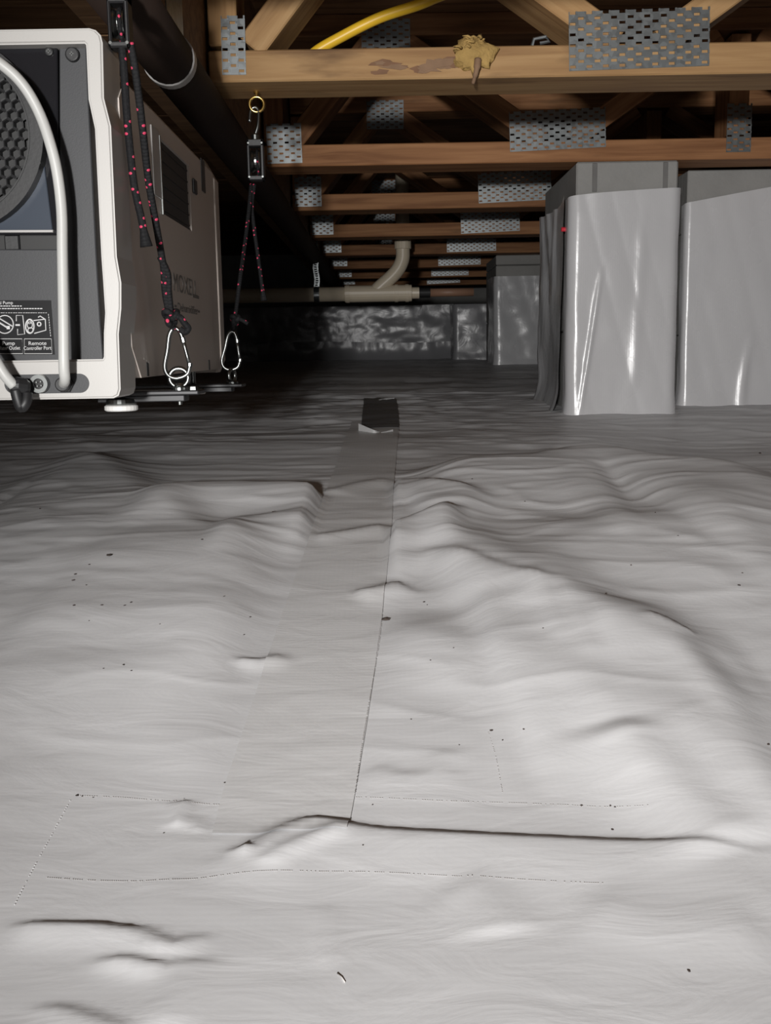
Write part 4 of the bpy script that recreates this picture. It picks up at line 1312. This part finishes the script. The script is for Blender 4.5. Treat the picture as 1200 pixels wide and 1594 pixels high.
# front hanging point
p = at(279, 598, 0.955)
br = bracket(0.955, at(314, 606, 0.955).x, at(279, 607, 0.955).z)
ec = at(278.5, 588, 0.955)
bm = NB(); eye_ring(bm, ec, .0085, .0023, .15); obj('eye_nut', bm, M['chrome'], br, smooth=True)
zb_ = at(279, 607, .955).z
bm = NB(); lathe(bm, (ec.x, ec.y), [(.0075, zb_), (.0075, zb_+.0022), (.005, zb_+.004), (.0038, zb_+.006)], 20); obj('eye_collar', bm, M['chrome'], br)
q = at(300, 606, .945); bm = NB(); lathe(bm, (q.x, .950), [(.005, zb_), (.0045, zb_+.003), (.002, zb_+.0038)], 6); obj('bolt', bm, M['chrome'], br)
q = at(281, 629, .955); bm = NB(); lathe(bm, (ec.x, .955), [(.002, zb_-.0135), (.0022, zb_-.0105)], 10); obj('bolt', bm, M['chrome'], br)
carabiner('silver snap hook on the front cord, nearest the camera', at(273, 511, .952), at(276, 588, .954), 0.15, .0235, .0021)
# rear hanging point
br2 = bracket(1.318, at(380, 600, 1.318).x, at(360, 597, 1.318).z)
ec2 = at(361, 585, 1.318)
zr = at(360, 597, 1.318).z
bm = NB(); eye_ring(bm, ec2, .0085, .0022, 1.25); obj('eye_nut', bm, M['chrome'], br2, smooth=True)
bm = NB(); lathe(bm, (ec2.x, ec2.y), [(.0075, zr), (.0075, zr+.0022), (.004, zr+.005)], 16); obj('eye_collar', bm, M['chrome'], br2)
carabiner('silver snap hook on the rear cord by the dark gap', at(362, 516, 1.318), at(358, 575, 1.318), 0.1, .0235, .0020, 1)

def pulley(label, c, w, h, hook_top, Y, tiltx=0.0):
    """ratchet pulley: black housing with an opening, a grooved wheel and a hook above"""
    t = thing('rope_ratchet', (c.x, Y, c.z-h/2), label, 'pulley', 'cord ratchet pulleys')
    x, z = c.x, c.z
    d = 0.008
    bm = NB()
    frame = lambda x0, x1, z0, z1: box(bm, (x0, Y-d, z0), (x1, Y+d, z1), .0012, 1)
    frame(x-w/2, x-w/2+w*.17, z-h/2, z+h/2); frame(x+w/2-w*.2, x+w/2, z-h/2, z+h/2)
    frame(x-w/2, x+w/2, z+h*.32, z+h/2); frame(x-w/2, x+w/2, z-h/2, z-h*.38)
    obj('housing', bm, M['blackpl'], t)
    bm = NB()
    prof = [(-w*.26, h*.30), (-w*.12, h*.20), (w*.12, h*.20), (w*.26, h*.30)]
    R_ = [[bm.verts.new((x+a, Y+r*math.cos(2*math.pi*k/24), z-h*.02+r*math.sin(2*math.pi*k/24)*.95)) for k in range(24)] for a, r in ((-w*.29, h*.27), (-w*.22, h*.285), (-w*.05, h*.23), (w*.05, h*.23), (w*.2, h*.285), (w*.27, h*.27))]
    for a, b in zip(R_, R_[1:]):
        for k in range(24): bm.faces.new((a[k], a[(k+1) % 24], b[(k+1) % 24], b[k]))
    bm.faces.new(R_[0]); bm.faces.new(R_[-1]); bmesh.ops.recalc_face_normals(bm, faces=bm.faces)
    obj('wheel', bm, M['chrome'], t, smooth=False)
    # cord over the wheel
    bm = NB(); tube(bm, smooth_path([V(x+w*.14, Y-.006, z-h*.40), V(x+w*.14, Y-.0125, z-h*.1), V(x+w*.12, Y-.0105, z+h*.14), V(x+w*.08, Y, z+h*.26)], 5), .0019, 8); obj('cord_turn', bm, M['rope'], t, smooth=True)
    # hook
    ht = hook_top
    P = [V(x, Y, z+h/2-.002), V(x, Y, z+h/2+.006), V(x+.004, Y, (z+h/2+ht.z)/2), ht+V(.004, 0, -.002), ht+V(0, 0, .004), ht+V(-.006, 0, 0), V(x-.007, Y, (z+h/2+ht.z)/2+.004)]
    bm = NB(); tube(bm, smooth_path(P, 6), .0020, 8); hk = obj('hook', bm, M['chrome'], t, smooth=True)
    bm = NB(); lathe(bm, (x, Y), [(.005, z+h/2), (.005, z+h/2+.006), (.003, z+h/2+.008)], 14); obj('swivel', bm, M['chrome'], hk)
    bm = NB()
    for sx in (-1, 1):
        for sz in (-.42, .40):
            disc_prism(bm, (x+sx*w*.40, z+sz*h), .0013, 'y', Y-d-.0008, Y-d+.001, 8)
    obj('rivet', bm, M['chrome'], t)
    return t

# front pulley hangs from the truss overhead
yP = 0.86
pc = at(187, 38, yP)
pulley('black cord ratchet with silver wheel at the top left, above the dehumidifier', at(187, 36, yP), .0165, .040, V(pc.x, yP, HB-0.006), yP)
# rear pulley hangs from the brass eye in the nearest chord
eb = at(399.5, 163, 1.413)
yR = 1.411
def eye_bolt(label, c, mt):
    t = thing('eye_bolt', (c.x, c.y, HB), label, 'eye bolt', 'eye bolts in the truss chords')
    bm = NB(); eye_ring(bm, c, .0095, .0019, .1); obj('eye', bm, mt, t, smooth=True)
    bm = NB(); lathe(bm, (c.x, c.y), [(.0018, c.z+.0088), (.0018, HB-.003), (.0034, HB-.0028), (.0034, HB+.0002)], 12); obj('shank', bm, mt, t)
eye_bolt('brass eye bolt screwed under the nearest visible truss chord', V(eb.x, 1.413, HB-0.0165), M['brass'])
eye_bolt('eye bolt above the front ratchet, out of view overhead', V(pc.x, yP, HB-0.0165+0.008), M['brass'])
eb = V(eb.x, 1.413, HB-.0165)
rc = at(395, 257, yR)
pulley('dark cord ratchet hanging from the brass eye bolt', V(eb.x-.003, yR, at(395, 250, yR).z), .022, .052, eb+V(-.002, 0, -.0075), yR)

def cord(name_label, pts, rad, knots=(), extra=None, tip=False):
    P = smooth_path(pts, 10)
    rr = [rad]*len(P)
    if tip:
        for k in range(1, 7): rr[-k] = rad*(1+.12*(7-k))
    t = thing('cord', tuple(P[-1]), name_label, 'cord', 'black and red hanging cords')
    bm = NB(); tube(bm, P, rr, 12); obj('strand', bm, M['rope'], t, smooth=True)
    return t
RC = .0031
# loose tail of the front cord
pa = [at(189, 66, .856), at(193, 110, .858), at(196, 160, .862), at(201, 220, .868), at(209, 290, .874), at(220, 340, .878), at(228, 384, .88)]
cord('loose tail of the front cord with a frayed end, left strand', pa, RC, tip=True)
# load strand of the front cord with its knot
pb = [at(203, 66, .858), at(209, 100, .862), at(216, 150, .870), at(223, 210, .882), at(231, 280, .90), at(243, 350, .917), at(251, 395, .928), at(255, 420, .934), at(257, 455, .942), at(263, 488, .949), at(267, 505, .952), at(272, 514, .952)]
tb = cord('load strand of the front cord knotted onto the snap hook', pb, RC)
# doubled section above the knot
bm = NB(); tube(bm, smooth_path([at(249, 400, .9285), at(261, 425, .935), at(263, 455, .942), at(266, 485, .948)], 8), RC*.92, 10); obj('return_strand', bm, M['rope'], tb, smooth=True)
def knot(parent, c, s, name='knot'):
    bm = NB()
    pts = []
    n = 40
    for k in range(n):
        a = 2*math.pi*k/n
        pts.append(c + V((math.sin(a)+1.6*math.sin(2*a))*s*.55, -math.sin(3*a)*s*.8, (math.cos(a)-1.6*math.cos(2*a))*s*.62))
    tube(bm, pts, RC*.95, 10, True)
    obj(name, bm, M['rope'], parent, smooth=True)
knot(tb, at(266, 493, .948), .0046)
bm = NB(); tube(bm, smooth_path([at(268, 492, .947), at(280, 494, .944), at(287, 503, .944), at(293, 511, .945), at(288, 517, .946), at(280, 512, .946)], 7), RC*.95, 10); obj('knot_tail', bm, M['rope'], tb, smooth=True)
# rear cord
pr = [at(391, 287, yR), at(387, 330, 1.39), at(381, 380, 1.365), at(374, 430, 1.33), at(369, 470, 1.322), at(366, 492, 1.318), at(362, 516, 1.318)]
tr = cord('load strand of the rear cord hanging to the rear snap hook', pr, RC*.82)
knot(tr, at(366, 497, 1.318), .0036)
bm = NB(); tube(bm, smooth_path([at(368, 495, 1.317), at(378, 499, 1.315), at(386, 504, 1.316)], 6), RC*.8, 8); obj('knot_tail', bm, M['rope'], tr, smooth=True)
pr2 = [at(396, 287, yR), at(392, 320, 1.405), at(396, 360, 1.402), at(403, 410, 1.399), at(407, 440, 1.397), at(411, 468, 1.396)]
cord('loose tail of the rear cord with a red tip, in the dark', pr2, RC*.8, tip=True)

# ------------------------------------------------------------------ tape, seams and specks on the floor
o = drape('seam_tape', TL, TR, M['tape'], 12, 200, .0010)
tag(o, 'long grey seam tape running down the middle of the liner', 'tape')
EL = [on_floor(562, 668), on_floor(564, 645), on_floor(567, 626)]; ER = [on_floor(621, 664), on_floor(620, 645), on_floor(617, 626)]
o = drape('dark_patch', EL, ER, M['dark_patch'], 10, 40, .0022); tag(o, 'short dark patch across the seam in the middle distance', 'tape')  # dark strip draped across the seam
def flap(label, px, h):
    P = [on_floor(*p) for p in px]
    P = smooth_path([p for p in P], 6)
    bm = NB(); up, dn = [], []
    n = len(P)
    for k, p in enumerate(P):
        f = 1-(k/(n-1))
        dn.append(bm.verts.new((p.x, p.y, p.z+.0005))); up.append(bm.verts.new((p.x, p.y+.003, p.z+.002+h*f)))
    for k in range(n-1): bm.faces.new((dn[k], dn[k+1], up[k+1], up[k]))
    bmesh.ops.solidify(bm, geom=bm.faces, thickness=.0008)
    o = obj('tape_edge', bm, M['flap'], None, smooth=False); tag(o, label, 'tape')
flap('bright curled white edge at the near end of the dark patch', [(558, 671), (570, 673), (583, 675), (591, 674)], .011)
flap('thin bright lifted edge at the near right of the dark patch', [(612, 671), (602, 674), (593, 675)], .002)
flap('tiny bright edge at the far end of the dark patch', [(614, 627), (600, 627), (585, 627)], .003)

def dotted(label, px, n, w, dash, mtl, fill=1.0, lift=.0003):
    P = [on_floor(*p) for p in px]
    P = smooth_path([(p.x, p.y, 0) for p in P], 10)
    L = [0]
    for i in range(1, len(P)): L.append(L[-1]+(P[i]-P[i-1]).length)
    bm = NB(); rnd = random.Random(n)
    items = []
    for k in range(n):
        if rnd.random() > fill: continue
        s = L[-1]*(k+.5)/n
        i = max(j for j in range(len(L)-1) if L[j] <= s)
        d = (P[i+1]-P[i]).normalized(); c = P[i]+d*(s-L[i])
        h = L[-1]/n*dash/2; nn = V(-d.y, d.x, 0)*w*rnd.uniform(.6, 1.2)
        pts = [c-d*h-nn, c+d*h-nn, c+d*h+nn, c-d*h+nn]
        items.append((c, pts))
    ZZ = floor_z(np.array([c.x for c, _ in items]), np.array([c.y for c, _ in items])) + lift
    for (c, pts), z in zip(items, ZZ):
        lo = [bm.verts.new((p.x, p.y, z)) for p in pts]; hi = [bm.verts.new((p.x, p.y, z+.00015)) for p in pts]
        bm.faces.new(hi)
        for q in range(4): bm.faces.new((lo[q], lo[(q+1) % 4], hi[(q+1) % 4], hi[q]))
    o = obj('stitch_line', bm, mtl, None); tag(o, label, 'stitching')
dotted('dotted thread line across the liner just behind the long fold', [(115, 1239), (210, 1244), (330, 1253), (450, 1242), (560, 1242), (680, 1247), (850, 1253), (1010, 1257)], 240, .00028, .5, M['thread'], .8)
dotted('dotted thread line across the liner just in front of the long fold', [(72, 1367), (160, 1372), (270, 1370), (400, 1357), (560, 1358), (760, 1366), (950, 1376)], 260, .00026, .5, M['thread'], .75)
dotted('pale dotted thread line slanting down at the lower left', [(112, 1242), (75, 1310), (40, 1375), (15, 1425)], 46, .0003, .4, M['white_thread'], .6)
dotted('dotted thread line along the right edge of the seam tape', [(598, 930), (590, 1000), (576, 1085), (563, 1165), (552, 1240)], 150, .0003, .55, M['thread'], .85, .0018)
dotted('faint thread line running away right of the seam tape', [(760, 1140), (772, 1180), (783, 1240)], 40, .00025, .5, M['thread'], .6)

def speck(px, py, s, seed, name='dirt_speck'):
    c = on_floor(px, py)
    Y = c.y; k = Y/FPX*s
    rnd = random.Random(seed)
    bm = NB()
    bmesh.ops.create_icosphere(bm, subdivisions=1, radius=1.0)
    sx, sy = rnd.uniform(.7, 1.5), rnd.uniform(.8, 1.6)
    a = rnd.uniform(0, 3)
    for v in bm.verts:
        q = v.co*rnd.uniform(.7, 1.25)
        x, y = q.x*k*sx, q.y*k*sy
        v.co = V(c.x+x*math.cos(a)-y*math.sin(a), c.y+x*math.sin(a)+y*math.cos(a), c.z+k*.45+q.z*k*.5)
    return obj(name, bm, M['dirt'], None)
SP_ = [(118,905,2),(115,912,2.2),(140,897,1.4),(135,920,1.4),(205,955,2.4),(195,962,1.5),(160,966,1.6),(117,970,2.6),(140,987,1.3),(250,990,1.2),(315,850,1.8),(390,970,1.7),(350,962,1.4),(450,967,1.7),(380,995,1.4),
 (193,1047,2),(162,1055,1.3),(205,1058,1.6),(385,1152,2),(350,1219,2),(490,1115,2.2),(508,1112,1.8),(509,1093,1.6),(500,1058,1.5),(500,1011,1.8),(525,996,1.5),(452,1141,1.4),(765,1138,2.4),(782,1153,2),(815,1139,2),(715,1160,1.4),
 (905,1255,2.6),(950,1255,2),(957,1257,1.6),(953,1292,2.2),(660,938,1.7),(665,942,1.2),(943,925,2.2),(1150,927,2.4),(1155,903,1.6),(1072,1512,2.6),(565,1316,1.6),(580,1253,1.6),(670,1035,1.4),(845,988,1.5),(1196,1160,2.6),(1183,706,2),
 (735,758,1.5),(817,790,1.5),(1020,798,1.4),(1055,853,1.4),(982,893,1.6),(500,841,1.6),(426,819,1.5),(514,782,1.6),(62,793,1.6),(120,1239,2.4),(128,1240,1.8),(145,1242,1.4),(255,1297,1.4),(706,1012,1.3),(640,1120,1.4)]
for k, (px, py, s) in enumerate(SP_):
    o = speck(px, py, s, k); tag(o, 'tiny dark dirt speck lying on the white liner', 'dirt', 'dirt specks on the liner')
o = speck(600, 966, 5, 301, 'leaf_scrap'); tag(o, 'small dark oval leaf scrap on the liner beside the tape', 'leaf')
o = speck(172, 889, 4.4, 302, 'leaf_scrap'); tag(o, 'small dark crumpled leaf scrap on the left of the liner', 'leaf')
bm = NB(); a, b = on_floor(525, 1516), on_floor(537, 1530)
tube(bm, [a+V(0,0,.0003), a.lerp(b, .5)+V(.0004,0,.0004), b+V(0,0,.0003)], .0003, 6); o = obj('hair_strand', bm, M['thread'], None, smooth=True); tag(o, 'short grey thread lying on the foreground liner', 'thread')
